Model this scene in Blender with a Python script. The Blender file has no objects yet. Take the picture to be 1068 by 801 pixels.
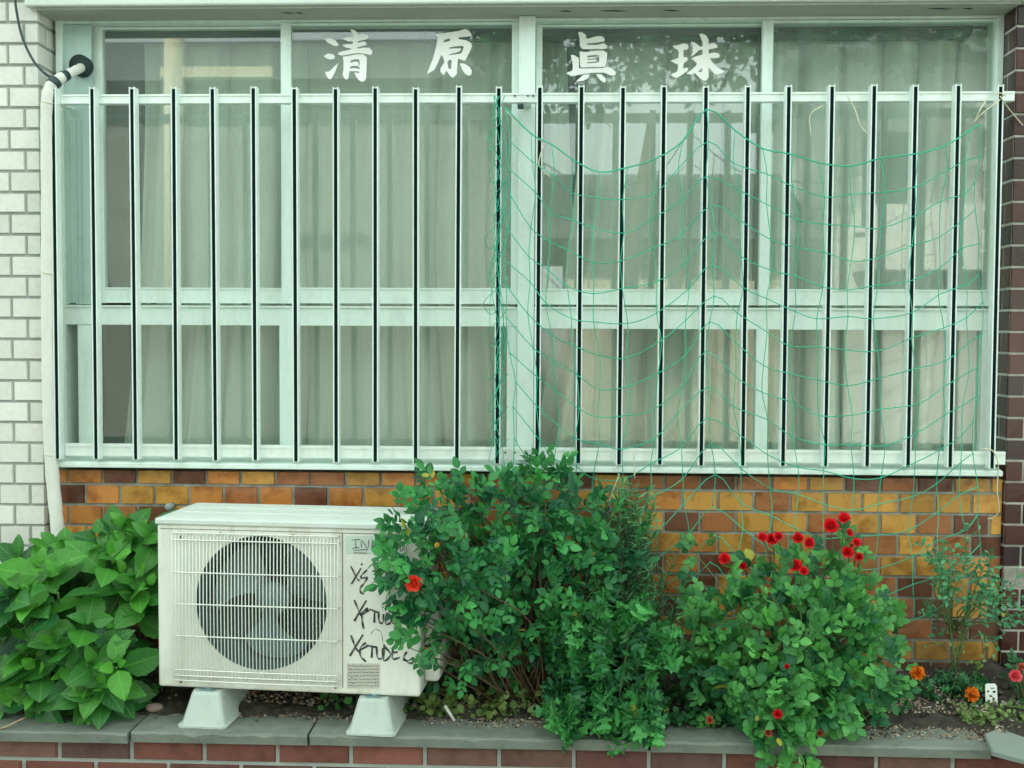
import bpy, bmesh, math, random
import numpy as np
from mathutils import Vector, Matrix
random.seed(7); rng = np.random.default_rng(11)
S = bpy.context.scene
COL = S.collection
rad = math.radians

# ------------------------------------------------------------------ camera, world, sun, exposure
F = 1085.0; ZC = 1.5; DIST = 3.5
YAW, PIT, ROL = 0.0366131, 0.04178627, 0.005237
def cam_matrix():
    c, s = math.cos, math.sin
    Y = np.array([[c(YAW), s(YAW), 0], [-s(YAW), c(YAW), 0], [0, 0, 1]])
    A = np.array([[1, 0, 0], [0, 0, -1], [0, 1, 0]], float)
    P = np.array([[1, 0, 0], [0, c(PIT), -s(PIT)], [0, s(PIT), c(PIT)]])
    Q = np.array([[c(ROL), -s(ROL), 0], [s(ROL), c(ROL), 0], [0, 0, 1]])
    return Q @ P @ A @ Y
CM = cam_matrix()
def at(px, py, y):
    """survey point: where the ray of a photo pixel meets the depth plane y (used for measuring real positions)"""
    d = CM.T @ np.array([(px - 534) / F, (py - 400.5) / F, 1.0])
    t = (y + DIST) / d[1]
    return np.array([0, -DIST, ZC]) + d * t
def scl(y): return F / (DIST + y)

cam = bpy.data.cameras.new('camera'); co = bpy.data.objects.new('camera', cam); COL.objects.link(co)
cam.sensor_width = 36; cam.lens = F / 1068 * 36; cam.clip_end = 500; cam.clip_start = 0.05
co.matrix_world = Matrix(((CM[0][0], -CM[1][0], -CM[2][0], 0), (CM[0][1], -CM[1][1], -CM[2][1], -DIST),
                          (CM[0][2], -CM[1][2], -CM[2][2], ZC), (0, 0, 0, 1)))
S.camera = co

SUN_EL, SUN_AZ = 42, -24          # sun stands behind this building: the wall is in open shade, the houses opposite are lit
W = bpy.data.worlds.new("World"); S.world = W; W.use_nodes = True
nt = W.node_tree; bg = nt.nodes['Background']
sky = nt.nodes.new('ShaderNodeTexSky'); sky.sky_type = 'NISHITA'; sky.sun_disc = False
sky.sun_elevation = rad(SUN_EL); sky.sun_rotation = rad(SUN_AZ); sky.air_density = 1.0; sky.dust_density = 3.0
hs = nt.nodes.new('ShaderNodeMixRGB'); hs.inputs[0].default_value = 0.72
hs.inputs[2].default_value = (5.95, 6.75, 6.05, 1)           # cloud deck: a nearly even pale grey
nt.links.new(sky.outputs[0], hs.inputs[1]); nt.links.new(hs.outputs[0], bg.inputs[0]); bg.inputs[1].default_value = 0.12
sl = bpy.data.lights.new('sun', 'SUN'); sl.energy = 2.6; sl.angle = rad(2); sl.color = (1.0, 0.95, 0.82)
so = bpy.data.objects.new('sun', sl); COL.objects.link(so)
az = rad(SUN_AZ)
sd = Vector((math.sin(az) * math.cos(rad(SUN_EL)), math.cos(az) * math.cos(rad(SUN_EL)), math.sin(rad(SUN_EL))))
so.rotation_euler = sd.to_track_quat('Z', 'Y').to_euler()
S.view_settings.view_transform = 'Standard'; S.view_settings.look = 'None'
S.view_settings.exposure = 1.95; S.view_settings.gamma = 1.0; S.view_settings.use_curve_mapping = False
try:
    S.cycles.max_bounces = 8; S.cycles.transparent_max_bounces = 16; S.cycles.use_denoising = True
except Exception: pass

# ------------------------------------------------------------------ materials
class N:
    def __init__(s, name):
        s.m = bpy.data.materials.new(name); s.m.use_nodes = True
        s.t = s.m.node_tree; s.b = s.t.nodes['Principled BSDF']; s.out = s.t.nodes['Material Output']
    def n(s, typ, **k):
        x = s.t.nodes.new(typ)
        for a, v in k.items(): setattr(x, a, v)
        return x
    def l(s, a, b): s.t.links.new(a, b)
    def obj(s):
        if not hasattr(s, '_tc'): s._tc = s.n('ShaderNodeTexCoord')
        return s._tc.outputs['Object']
    def noise(s, scale, detail=4, rough=.6, vec=None, stretch=None):
        x = s.n('ShaderNodeTexNoise'); x.inputs['Scale'].default_value = scale
        x.inputs['Detail'].default_value = detail; x.inputs['Roughness'].default_value = rough
        v = vec or s.obj()
        if stretch:
            mp = s.n('ShaderNodeMapping'); mp.inputs['Scale'].default_value = stretch; s.l(v, mp.inputs[0]); v = mp.outputs[0]
        s.l(v, x.inputs['Vector']); return x.outputs['Fac']
    def ramp(s, fac, *stops):
        r = s.n('ShaderNodeValToRGB'); e = r.color_ramp.elements
        while len(e) < len(stops): e.new(.5)
        for el, (p, c) in zip(e, stops):
            el.position = p; el.color = (c, c, c, 1) if isinstance(c, (int, float)) else (*c, 1)
        s.l(fac, r.inputs[0]); return r.outputs[0]
    def mix(s, fac, a, b, mode='MIX'):
        x = s.n('ShaderNodeMixRGB', blend_type=mode)
        for i, v in ((0, fac), (1, a), (2, b)):
            if isinstance(v, (int, float)): x.inputs[i].default_value = v
            elif isinstance(v, tuple): x.inputs[i].default_value = (*v, 1)
            else: s.l(v, x.inputs[i])
        return x.outputs[0]
    def math(s, op, a, b=0.0):
        x = s.n('ShaderNodeMath', operation=op)
        for i, v in ((0, a), (1, b)):
            if isinstance(v, (int, float)): x.inputs[i].default_value = v
            else: s.l(v, x.inputs[i])
        return x.outputs[0]
    def attr(s, name): return s.n('ShaderNodeAttribute', attribute_name=name)
    def bump(s, h, strength=.3, dist=.002):
        x = s.n('ShaderNodeBump'); x.inputs['Strength'].default_value = strength; x.inputs['Distance'].default_value = dist
        s.l(h, x.inputs['Height']); s.l(x.outputs[0], s.b.inputs['Normal'])
    def set(s, color=None, rough=None, metal=None, spec=None):
        for k, v in (('Base Color', color), ('Roughness', rough), ('Metallic', metal), ('Specular IOR Level', spec)):
            if v is None: continue
            if isinstance(v, (int, float)): s.b.inputs[k].default_value = v
            elif isinstance(v, tuple): s.b.inputs[k].default_value = (*v, 1)
            else: s.l(v, s.b.inputs[k])
        return s.m

def mat_plain(name, col, rough=.5, metal=0, var=.12, scale=9, bump=0, spec=.5):
    m = N(name); f = m.noise(scale)
    d = tuple(c * (1 - var) for c in col); u = tuple(min(1, c * (1 + var * .6)) for c in col)
    m.set(m.ramp(f, (.3, d), (.7, u)), rough, metal, spec)
    if bump: m.bump(m.noise(scale * 12), bump)
    return m.m
def mat_dirty(name, col, dirt, rough=.45, metal=0, amount=.5, streak=(6, 6, .8), spec=.5):
    m = N(name)
    a = m.noise(3.0, 6, .65, stretch=streak); b = m.noise(22, 5, .7)
    f = m.mix(.45, m.ramp(a, (.45, 0), (.8, 1)), m.ramp(b, (.52, 0), (.8, 1)))
    m.set(m.mix(m.math('MULTIPLY', f, amount), col, dirt), rough, metal, spec)
    m.bump(b, .08); return m.m
def mat_tile(name, rough=.35, burn=.5, bump=.15, splash=False):
    m = N(name); at_ = m.attr('tcol').outputs['Color']
    a = m.noise(17, 4, .55); b = m.noise(70, 4, .6)
    dk = m.mix(1.0, at_, (.42, .30, .24), 'MULTIPLY')
    c = m.mix(m.math('MULTIPLY', m.ramp(a, (.48, 0), (.72, 1)), burn), at_, dk)
    c = m.mix(m.math('MULTIPLY', m.ramp(b, (.45, 0), (.75, 1)), .22), c, m.mix(1.0, c, (.6, .55, .5), 'MULTIPLY'))
    if splash:                                  # earth splashed up the foot of the wall
        sp = m.n('ShaderNodeSeparateXYZ'); m.l(m.obj(), sp.inputs[0])
        f = m.math('MULTIPLY', m.ramp(sp.outputs[2], (.40, 1), (.66, 0)), m.ramp(m.noise(7, 6, .7), (.38, .15), (.68, 1)))
        c = m.mix(m.math('MULTIPLY', f, .7), c, (.085, .075, .055))
        dr = m.ramp(m.noise(3, 5, .7, stretch=(9, 9, .5)), (.58, 0), (.8, 1)); c = m.mix(m.math('MULTIPLY', dr, .3), c, (.16, .13, .09))
    m.set(c, rough); m.bump(b, bump); return m.m
def mat_leaf(name, dark, light, back, rough=.42, trans=.25, vein=.25, veins=9, spec=.32):
    m = N(name)
    t = m.attr('tint').outputs['Fac']
    uv = m.n('ShaderNodeUVMap'); sp = m.n('ShaderNodeSeparateXYZ'); m.l(uv.outputs[0], sp.inputs[0])
    u = m.math('ABSOLUTE', m.math('SUBTRACT', sp.outputs[0], .5)); v = sp.outputs[1]
    base = m.mix(t, dark, light)
    base = m.mix(m.math('MULTIPLY', m.noise(35, 3), .35), base, dark)
    base = m.mix(m.ramp(t, (.955, 0), (.985, .85)), base, (.42, .36, .05))
    base = m.mix(m.math('MULTIPLY', m.ramp(m.noise(48, 2), (.70, 0), (.76, 1)), .55), base, (.16, .11, .03))
    # midrib and side veins
    side = m.math('FRACT', m.math('MULTIPLY', m.math('SUBTRACT', v, m.math('MULTIPLY', u, .55)), veins))
    sv = m.ramp(m.math('ABSOLUTE', m.math('SUBTRACT', side, .5)), (0, 1), (.10, 0))
    mr = m.ramp(u, (0, 1), (.045, 0))
    vm = m.math('MULTIPLY', m.math('MAXIMUM', mr, m.math('MULTIPLY', sv, .6)), vein)
    lt = tuple(min(1, c * 1.9 + .03) for c in light)
    base = m.mix(vm, base, lt)
    geo = m.n('ShaderNodeNewGeometry')
    base = m.mix(geo.outputs['Backfacing'], base, m.mix(.6, base, back))
    m.set(base, rough, 0, spec)
    m.bump(sv, .25, .001)
    tr = m.n('ShaderNodeBsdfTranslucent'); m.l(m.mix(1.0, base, (1.25, 1.5, .6), 'MULTIPLY'), tr.inputs[0])
    ms = m.n('ShaderNodeMixShader'); ms.inputs[0].default_value = trans
    m.l(m.b.outputs[0], ms.inputs[1]); m.l(tr.outputs[0], ms.inputs[2]); m.l(ms.outputs[0], m.out.inputs[0])
    return m.m
def mat_glass(name, frost=0.0):
    m = N(name)
    lw = m.n('ShaderNodeLayerWeight'); lw.inputs[0].default_value = .5
    fac = m.math('ADD', m.math('MULTIPLY', m.math('POWER', lw.outputs['Facing'], 5), .85), .09)
    tr = m.n('ShaderNodeBsdfTransparent'); tr.inputs[0].default_value = (.94, .985, .955, 1)
    inner = tr.outputs[0]
    if frost:
        rf = m.n('ShaderNodeBsdfRefraction'); rf.inputs['IOR'].default_value = 1.0; rf.inputs['Roughness'].default_value = .25
        rf.inputs['Color'].default_value = (.94, .98, .95, 1)
        df = m.n('ShaderNodeBsdfTranslucent'); df.inputs[0].default_value = (.8, .86, .8, 1)
        x = m.n('ShaderNodeMixShader'); x.inputs[0].default_value = .12; m.l(rf.outputs[0], x.inputs[1]); m.l(df.outputs[0], x.inputs[2])
        y = m.n('ShaderNodeMixShader'); y.inputs[0].default_value = frost; m.l(inner, y.inputs[1]); m.l(x.outputs[0], y.inputs[2]); inner = y.outputs[0]
    else:                                      # thin, uneven film of dust; its mint colour also paints in reflected haze
        df = m.n('ShaderNodeBsdfDiffuse'); df.inputs[0].default_value = (.62, .74, .68, 1)
        y = m.n('ShaderNodeMixShader'); m.l(m.math('MULTIPLY', m.ramp(m.noise(3, 5), (.2, .2), (.8, 1)), .15), y.inputs[0])
        m.l(inner, y.inputs[1]); m.l(df.outputs[0], y.inputs[2]); inner = y.outputs[0]
    gl = m.n('ShaderNodeBsdfGlossy'); gl.inputs['Roughness'].default_value = .1 if frost else .015
    ms = m.n('ShaderNodeMixShader'); m.l(fac, ms.inputs[0]); m.l(inner, ms.inputs[1]); m.l(gl.outputs[0], ms.inputs[2])
    m.l(ms.outputs[0], m.out.inputs[0]); return m.m
def mat_curtain(name, col, trans=.3):
    m = N(name)
    v = m.obj()
    w1 = m.n('ShaderNodeTexWave', bands_direction='Z'); w1.inputs['Scale'].default_value = 45; m.l(v, w1.inputs[0])
    w2 = m.n('ShaderNodeTexWave', bands_direction='X'); w2.inputs['Scale'].default_value = 38; w2.inputs['Distortion'].default_value = 1.5; m.l(v, w2.inputs[0])
    g = m.mix(.5, w1.outputs[1], w2.outputs[1])
    c = m.mix(g, tuple(x * .84 for x in col), col)
    c = m.mix(m.math('MULTIPLY', m.ramp(m.noise(2.2, 4), (.5, 0), (.8, 1)), .15), c, tuple(x * .7 for x in col))
    m.set(c, .9, 0, .1)
    tr = m.n('ShaderNodeBsdfTranslucent'); m.l(c, tr.inputs[0])
    ms = m.n('ShaderNodeMixShader'); ms.inputs[0].default_value = trans
    m.l(m.b.outputs[0], ms.inputs[1]); m.l(tr.outputs[0], ms.inputs[2]); m.l(ms.outputs[0], m.out.inputs[0]); return m.m

ALU = mat_dirty('painted_aluminium', (.70, .83, .765), (.38, .43, .37), .38, .05, .7)
ALU2 = mat_dirty('grille_aluminium', (.78, .87, .82), (.36, .40, .35), .33, .12, .65)
ALUG = mat_dirty('panel_aluminium', (.42, .58, .53), (.27, .33, .28), .4, .2, .8, (14, 14, .7))
SLOT = mat_plain('rubber_strip', (.003, .016, .017), .9, spec=.08)
DARK = mat_plain('dark_gap', (.012, .035, .034), .7)
SHROUD = mat_plain('shroud_plastic', (.07, .125, .12), .6)
WHITE_TILE = mat_tile('white_tile', .38, .10, .08); ORANGE_TILE = mat_tile('glazed_tile', .17, .8, splash=True); BROWN_TILE = mat_tile('brown_tile', .25, .7)
MORTAR_D = mat_plain('grey_mortar', (.34, .37, .34), .95, bump=.5); MORTAR_L = mat_plain('pale_mortar', (.28, .30, .26), .95, var=.45, scale=14, bump=.5)
MORTAR_W = mat_plain('white_mortar', (.52, .52, .46), .95, var=.35, scale=14, bump=.5)
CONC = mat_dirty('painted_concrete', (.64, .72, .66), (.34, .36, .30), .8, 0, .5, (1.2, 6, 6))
SOFF = mat_dirty('soffit_shade_grey', (.40, .42, .36), (.22, .23, .19), .9, 0, .6, (1.2, 6, 6))  # underside's shade put into a darker grey than the beam's
STONE = mat_dirty('coping_stone', (.175, .20, .17), (.05, .068, .05), .92, 0, .95, (3, 5, 5))
SLATE = mat_dirty('slab_stone', (.22, .27, .235), (.14, .17, .15), .85, 0, .6, (3, 3, 3))
BRICK = mat_tile('red_brick', .85, .6, .6)
GLASS = mat_glass('window_glass'); FROST = mat_glass('frosted_glass', .8)
CURT = mat_curtain('curtain_cloth', (.80, .83, .74)); CURT2 = mat_curtain('curtain_cloth_pale', (.83, .88, .80))
ROOM = mat_plain('room_plaster', (.20, .25, .22), .9)
LETTER = mat_plain('vinyl_lettering', (.90, .93, .89), .5, var=.0)
ACW = mat_dirty('air_conditioner_paint', (.66, .69, .61), (.36, .29, .19), .42, 0, .62, (6, 6, .7))
_n = N('air_conditioner_paint'); _sp = _n.n('ShaderNodeSeparateXYZ'); _n.l(_n.obj(), _sp.inputs[0])
_a = _n.noise(3.0, 6, .65, stretch=(7, 7, .6)); _b = _n.noise(24, 5, .7)
_f = _n.mix(.45, _n.ramp(_a, (.45, 0), (.8, 1)), _n.ramp(_b, (.50, 0), (.8, 1)))
_c = _n.mix(_n.math('MULTIPLY', _f, .42), (.72, .74, .66), (.36, .30, .20))
_top = _n.math('MULTIPLY', _n.ramp(_sp.outputs[2], (.40, 0), (.485, 1)), _n.ramp(_n.noise(5, 5, .7, stretch=(3, 3, .5)), (.50, 0), (.72, 1)))
_bot = _n.math('MULTIPLY', _n.ramp(_sp.outputs[2], (.0, 1), (.07, 0)), _n.ramp(_n.noise(9, 5, .7), (.42, 0), (.7, 1)))
_c = _n.mix(_n.math('MULTIPLY', _n.math('MAXIMUM', _top, _bot), .5), _c, (.27, .17, .085))
_n.set(_c, .42); _n.bump(_b, .08); ACW = _n.m
ACTOP = mat_dirty('lid_paint', (.58, .64, .59), (.36, .36, .29), .45, 0, .6, (2, 2, 2))
ACW2 = mat_dirty('fan_grille_paint', (.74, .77, .70), (.42, .38, .30), .45, 0, .5)
FANM = mat_plain('fan_plastic', (.13, .22, .21), .45)
INK = N('marker_ink'); INK.set(INK.ramp(INK.noise(60, 4), (.40, (.010, .014, .016)), (.75, (.13, .14, .13))), .5); INK = INK.m
STICK = mat_dirty('sticker_film', (.52, .62, .55), (.4, .45, .4), .5); BLUE = mat_plain('blue_sticker', (.06, .24, .33), .4)
PLATE = mat_plain('silver_label', (.50, .50, .42), .5)
FOOT = mat_dirty('foot_plastic', (.45, .52, .47), (.16, .17, .12), .55, 0, .7, (5, 5, 2)); BOLT = mat_plain('bolt_metal', (.25, .36, .38), .35, .6)
PIPE = mat_dirty('pipe_wrap', (.66, .68, .61), (.40, .39, .31), .6, 0, .5, (6, 6, 1)); TAPE = mat_plain('black_tape', (.012, .04, .04), .45)
NET = mat_plain('green_twine', (.012, .40, .235), .5); CORD = mat_plain('cream_string', (.62, .60, .42), .7)
SOIL = N('soil_earth'); _f = SOIL.noise(38, 8, .75)
SOIL.set(SOIL.ramp(_f, (.35, (.022, .020, .016)), (.66, (.10, .085, .062))), .95); SOIL.bump(SOIL.noise(90, 6, .8), 1.0, .01); SOIL = SOIL.m
ASPH = mat_plain('asphalt', (.05, .05, .05), .9, var=.3, scale=60, bump=.5); PAVE = mat_plain('pavement_concrete', (.25, .25, .23), .9, var=.2, scale=20, bump=.4)
TERRA = mat_plain('terracotta', (.33, .12, .06), .8, var=.3, scale=30); PEB = mat_plain('pink_pebble', (.35, .27, .22), .8, var=.4, scale=60)
TAG = mat_plain('plastic_tag', (.72, .76, .70), .45); TAGI = mat_plain('tag_print', (.04, .05, .05), .5); STRAW = mat_plain('dry_straw', (.42, .33, .19), .85, var=.3, scale=40)
STEM = mat_plain('green_stem', (.10, .16, .05), .6, var=.3, scale=40); WOOD = mat_plain('brown_stem', (.11, .075, .04), .8, var=.35, scale=40)
L_HYD = mat_leaf('hydrangea_leaf', (.006, .080, .028), (.120, .41, .042), (.09, .25, .08), .33, .28, .20, 8)
L_ROSE = mat_leaf('rose_leaf_dark', (.006, .070, .036), (.075, .37, .085), (.07, .20, .10), .5, .25, .15, 7)
L_ROSE2 = mat_leaf('rose_leaf_light', (.008, .085, .036), (.140, .46, .10), (.11, .27, .12), .5, .28, .15, 7)
L_ROSM = mat_leaf('narrow_leaf', (.016, .115, .055), (.14, .40, .16), (.10, .2, .12), .5, .2, .0)
L_MUG = mat_leaf('lobed_leaf', (.008, .080, .038), (.085, .38, .085), (.08, .2, .09), .5, .22, .1)
L_FERN = mat_leaf('glossy_leaflet', (.015, .13, .06), (.11, .38, .17), (.09, .25, .12), .22, .2, .1)
L_COV = mat_leaf('ground_cover_leaf', (.06, .13, .03), (.30, .40, .12), (.2, .3, .1), .5, .25, .1)
L_DARK = mat_leaf('small_dark_leaf', (.008, .07, .03), (.05, .22, .06), (.06, .14, .07), .5, .2, .1)
def mat_petal(name, a, b, trans=.2):
    m = N(name); t = m.attr('tint').outputs['Fac']
    c = m.mix(t, a, b); m.set(c, .5)
    tr = m.n('ShaderNodeBsdfTranslucent'); m.l(c, tr.inputs[0]); ms = m.n('ShaderNodeMixShader'); ms.inputs[0].default_value = trans
    m.l(m.b.outputs[0], ms.inputs[1]); m.l(tr.outputs[0], ms.inputs[2]); m.l(ms.outputs[0], m.out.inputs[0]); return m.m
P_RED = mat_petal('red_petal', (.45, .004, .012), (.90, .025, .035)); P_CORAL = mat_petal('coral_petal', (.75, .035, .02), (.95, .10, .055))
P_ORANGE = mat_petal('orange_petal', (.75, .16, .01), (.95, .34, .03)); P_PINK = mat_petal('pink_petal', (.75, .06, .10), (.9, .16, .17))
P_YEL = mat_petal('yellow_petal', (.7, .40, .04), (.85, .58, .10)); P_BUD = mat_petal('faded_petal', (.35, .06, .03), (.6, .16, .08))

# ------------------------------------------------------------------ object helpers
def tag(o, label=None, cat=None, group=None, kind=None):
    if label and cat and not kind: kind = 'thing'
    if label: o['label'] = label
    if cat: o['category'] = cat
    if group: o['group'] = group
    if kind: o['kind'] = kind
    return o
def thing(name, label, cat, loc, group=None, rz=0):
    o = bpy.data.objects.new(name, None); COL.objects.link(o); o.empty_display_size = .05
    o.location = loc; o.rotation_euler = (0, 0, rz); return tag(o, label, cat, group)
def root_loc(p):
    v = Vector((0, 0, 0))
    while p is not None: v += p.location; p = p.parent
    return v
class MB:
    """collects shapes; build() links them as ONE mesh object"""
    def __init__(s): s.v = []; s.f = []; s.c = []; s.smooth = []
    def add(s, verts, faces, col=None, smooth=False):
        o = len(s.v); s.v += [tuple(p) for p in verts]; s.f += [tuple(i + o for i in f) for f in faces]
        s.c += [col or (1, 1, 1)] * len(verts); s.smooth += [smooth] * len(faces); return s
    def box(s, a, b, col=None):
        x0, x1 = sorted((a[0], b[0])); y0, y1 = sorted((a[1], b[1])); z0, z1 = sorted((a[2], b[2]))
        v = [(x0, y0, z0), (x1, y0, z0), (x1, y1, z0), (x0, y1, z0), (x0, y0, z1), (x1, y0, z1), (x1, y1, z1), (x0, y1, z1)]
        return s.add(v, [(0, 3, 2, 1), (4, 5, 6, 7), (0, 1, 5, 4), (1, 2, 6, 5), (2, 3, 7, 6), (3, 0, 4, 7)], col)
    def tube(s, pts, r, n=8, cap=True, closed=False):
        pts = [Vector(p) for p in pts]; m = len(pts); rr = r if hasattr(r, '__len__') else [r] * m
        V = []; up = Vector((.3, .2, .93))
        for i, p in enumerate(pts):
            t = (pts[min(i + 1, m - 1)] - pts[max(i - 1, 0)])
            if t.length < 1e-9: t = Vector((0, 0, 1))
            t.normalize(); a = t.cross(up)
            if a.length < .05: a = t.cross(Vector((1, 0, 0)))
            a.normalize(); b = t.cross(a)
            for k in range(n):
                th = 2 * math.pi * k / n; V.append(p + (a * math.cos(th) + b * math.sin(th)) * rr[i])
        Fc = [(i * n + k, i * n + (k + 1) % n, (i + 1) * n + (k + 1) % n, (i + 1) * n + k) for i in range(m - 1) for k in range(n)]
        if cap: Fc += [tuple(range(n))[::-1], tuple(range((m - 1) * n, m * n))]
        return s.add(V, Fc, None, True)
    def cyl(s, a, b, r, n=24, r2=None): return s.tube([a, b], [r, r if r2 is None else r2], n)
    def sphere(s, c, r, n=12, m=8):
        r = r if hasattr(r, '__len__') else (r, r, r); V = []; Fc = []
        for i in range(m + 1):
            ph = math.pi * i / m
            for k in range(n):
                th = 2 * math.pi * k / n
                V.append((c[0] + r[0] * math.sin(ph) * math.cos(th), c[1] + r[1] * math.sin(ph) * math.sin(th), c[2] + r[2] * math.cos(ph)))
        for i in range(m):
            for k in range(n): Fc.append((i * n + k, (i + 1) * n + k, (i + 1) * n + (k + 1) % n, i * n + (k + 1) % n))
        return s.add(V, Fc, None, True)
    def build(s, name, mat, parent=None, local=False, bevel=0, seg=2, colors=False, weld=False):
        me = bpy.data.meshes.new(name)
        V = np.array(s.v, float)
        if parent is not None and not local:
            V = V - np.array(root_loc(parent))
        me.from_pydata(V.tolist(), [], s.f); me.update()
        me.polygons.foreach_set('use_smooth', s.smooth)
        if colors:
            a = me.attributes.new('tcol', 'FLOAT_COLOR', 'POINT')
            a.data.foreach_set('color', np.hstack([np.array(s.c), np.ones((len(s.c), 1))]).astype(np.float32).ravel())
        if bevel or weld:
            bm = bmesh.new(); bm.from_mesh(me)
            if weld: bmesh.ops.remove_doubles(bm, verts=bm.verts, dist=1e-5)
            if bevel:
                bmesh.ops.bevel(bm, geom=[e for e in bm.edges if len(e.link_faces) == 2 and e.calc_face_angle() > .6], offset=bevel, segments=seg, profile=.5, affect='EDGES')
                for f in bm.faces: f.smooth = False
            bm.to_mesh(me); bm.free()
        me.materials.append(mat)
        o = bpy.data.objects.new(name, me); COL.objects.link(o)
        if parent is not None: o.parent = parent
        return o
def link_mesh(name, me, parent=None, loc=(0, 0, 0)):
    o = bpy.data.objects.new(name, me); COL.objects.link(o); o.location = loc
    if parent is not None: o.parent = parent
    return o
def fill_curve(name, polys, to3, mat, parent, extr=.0006, plane='xz', local=False):
    """outlines (with holes) filled as one thin sheet of vinyl or ink"""
    cu = bpy.data.curves.new(name, 'CURVE'); cu.dimensions = '2D'; cu.fill_mode = 'BOTH'; cu.extrude = extr
    pts0 = []
    for poly in polys:
        sp = cu.splines.new('POLY'); sp.use_cyclic_u = True; q = [to3(*p) for p in poly]; sp.points.add(len(q) - 1)
        for P, w in zip(sp.points, q): P.co = (w[0], w[2], 0, 1); pts0.append(w)
    o = bpy.data.objects.new('tmp', cu); COL.objects.link(o)
    me = bpy.data.meshes.new_from_object(o.evaluated_get(bpy.context.evaluated_depsgraph_get()))
    bpy.data.objects.remove(o); bpy.data.curves.remove(cu)
    yy = pts0[0][1]; n = len(me.vertices); V = np.zeros(n * 3); me.vertices.foreach_get('co', V); V = V.reshape(-1, 3)
    V = np.stack([V[:, 0], yy - V[:, 2], V[:, 1]], 1)
    if parent is not None and not local: V = V - np.array(root_loc(parent))
    me.vertices.foreach_set('co', V.ravel()); me.materials.clear(); me.materials.append(mat); me.name = name; me.update()
    return link_mesh(name, me, parent)
def smooth_path(pts, k=6):
    p = [np.array(q, float) for q in pts]; p = [2 * p[0] - p[1]] + p + [2 * p[-1] - p[-2]]; out = []
    for i in range(1, len(p) - 2):
        for j in range(k):
            t = j / k; a, b, c, d = p[i - 1], p[i], p[i + 1], p[i + 2]
            out.append(.5 * ((2 * b) + (c - a) * t + (2 * a - 5 * b + 4 * c - d) * t * t + (3 * b - a - 3 * c + d) * t ** 3))
    out.append(p[-2]); return out

# ------------------------------------------------------------------ the setting
g = MB().box((-40, -60, -.3), (40, -2.2, -.004)); tag(g.build('road', ASPH), kind='structure')
g = MB().box((-40, -2.2, -.3), (40, -.47, .10)); tag(g.build('pavement', PAVE), kind='structure')
# planting bed: an uneven sheet of earth from the coping back to the tiled wall
nx, ny = 150, 26; V = []; Fc = []
for j in range(ny):
    for i in range(nx):
        x = -2.6 + 4.9 * i / (nx - 1); y = -.42 + .46 * j / (ny - 1); t = j / (ny - 1)
        z = .300 + .035 * min(1, t * 5) + .05 * t + .012 * math.sin(x * 9 + y * 7) * t + .008 * rng.normal()
        if x > .75: z += .035 * min(1, (x - .75) / .4) * t
        V.append((x, y, z))
for j in range(ny - 1):
    for i in range(nx - 1):
        a = j * nx + i; Fc.append((a, a + 1, a + nx + 1, a + nx))
tag(MB().add(V, Fc, None, True).build('planting_bed', SOIL), kind='structure')

# ------------------------------------------------------------------ tile helper
def tiles(mb, x0, x1, z0, z1, pw, ph, joint, colf, y, th=.006, off0=0.0, anchor=None, top_anchor=None, bev=.0018, xdir=None):
    """running-bond tiles on the plane y (facing -y); xdir swaps the x axis for the depth axis on a return"""
    zt = top_anchor if top_anchor is not None else z1; r = 0
    while zt - r * ph > z0:
        b1 = zt - r * ph; b0 = b1 - ph + joint
        c0, c1 = max(b0, z0), min(b1, z1)
        if c1 - c0 > .008:
            xs = (anchor if anchor is not None else x0) + (pw / 2 if (r % 2) else 0) + off0
            k = math.floor((x0 - xs) / pw)
            while xs + k * pw < x1:
                a0, a1 = xs + k * pw + joint / 2, xs + (k + 1) * pw - joint / 2
                a0, a1 = max(a0, x0), min(a1, x1)
                if a1 - a0 > .008:
                    col = colf(r, k, (a0 + a1) / 2)
                    dy = rng.normal() * .0006; q = rng.normal(size=2) * .0005
                    def P(x, d, z): return (x, y + d, z) if xdir is None else (xdir, x, z) if d == 0 else (xdir + d, x, z)
                    d = -th + dy
                    if xdir is not None: d = xdir_sign * th
                    v = [P(a0, 0, c0), P(a1, 0, c0), P(a1, 0, c1), P(a0, 0, c1),
                         P(a0 + bev, d, c0 + bev), P(a1 - bev, d + q[0], c0 + bev), P(a1 - bev, d + q[1], c1 - bev), P(a0 + bev, d, c1 - bev)]
                    mb.add(v, [(4, 5, 6, 7), (0, 1, 5, 4), (1, 2, 6, 5), (2, 3, 7, 6), (3, 0, 4, 7)], col)
                k += 1
        r += 1
xdir_sign = 1
def jit(c, a): f = 1 + rng.normal() * a; return tuple(max(0, v * f) for v in c)

# left pier: white tiles, front and the return into the window recess
xLp = -1.734
r = thing('white_tile_wall', 'white glazed brick-tile pier left of the window, running bond with grey joints', 'wall', (xLp - .5, .1, 0))
mb = MB().box((-3.2, 0, .1), (xLp - .004, .30, 3.3)); mb.build('mortar_core', MORTAR_D, r)
mb = MB(); wc = lambda r_, k, x: jit((.68, .68, .62), .04)
zJ = at(20, 47.5, 0)[2]
tiles(mb, -3.2, xLp, .12, 3.3, .1095, .0712, .0085, wc, 0, .007, anchor=xLp - .1095 + .005, top_anchor=zJ + .0712 * 10)
xdir_sign = 1
tiles(mb, .0, .30, .12, 3.3, .1095, .0712, .0095, wc, 0, .004, anchor=.0, top_anchor=zJ + .0712 * 10, xdir=xLp - .004)
mb.build('tile_facing', WHITE_TILE, r, colors=True)

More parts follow.
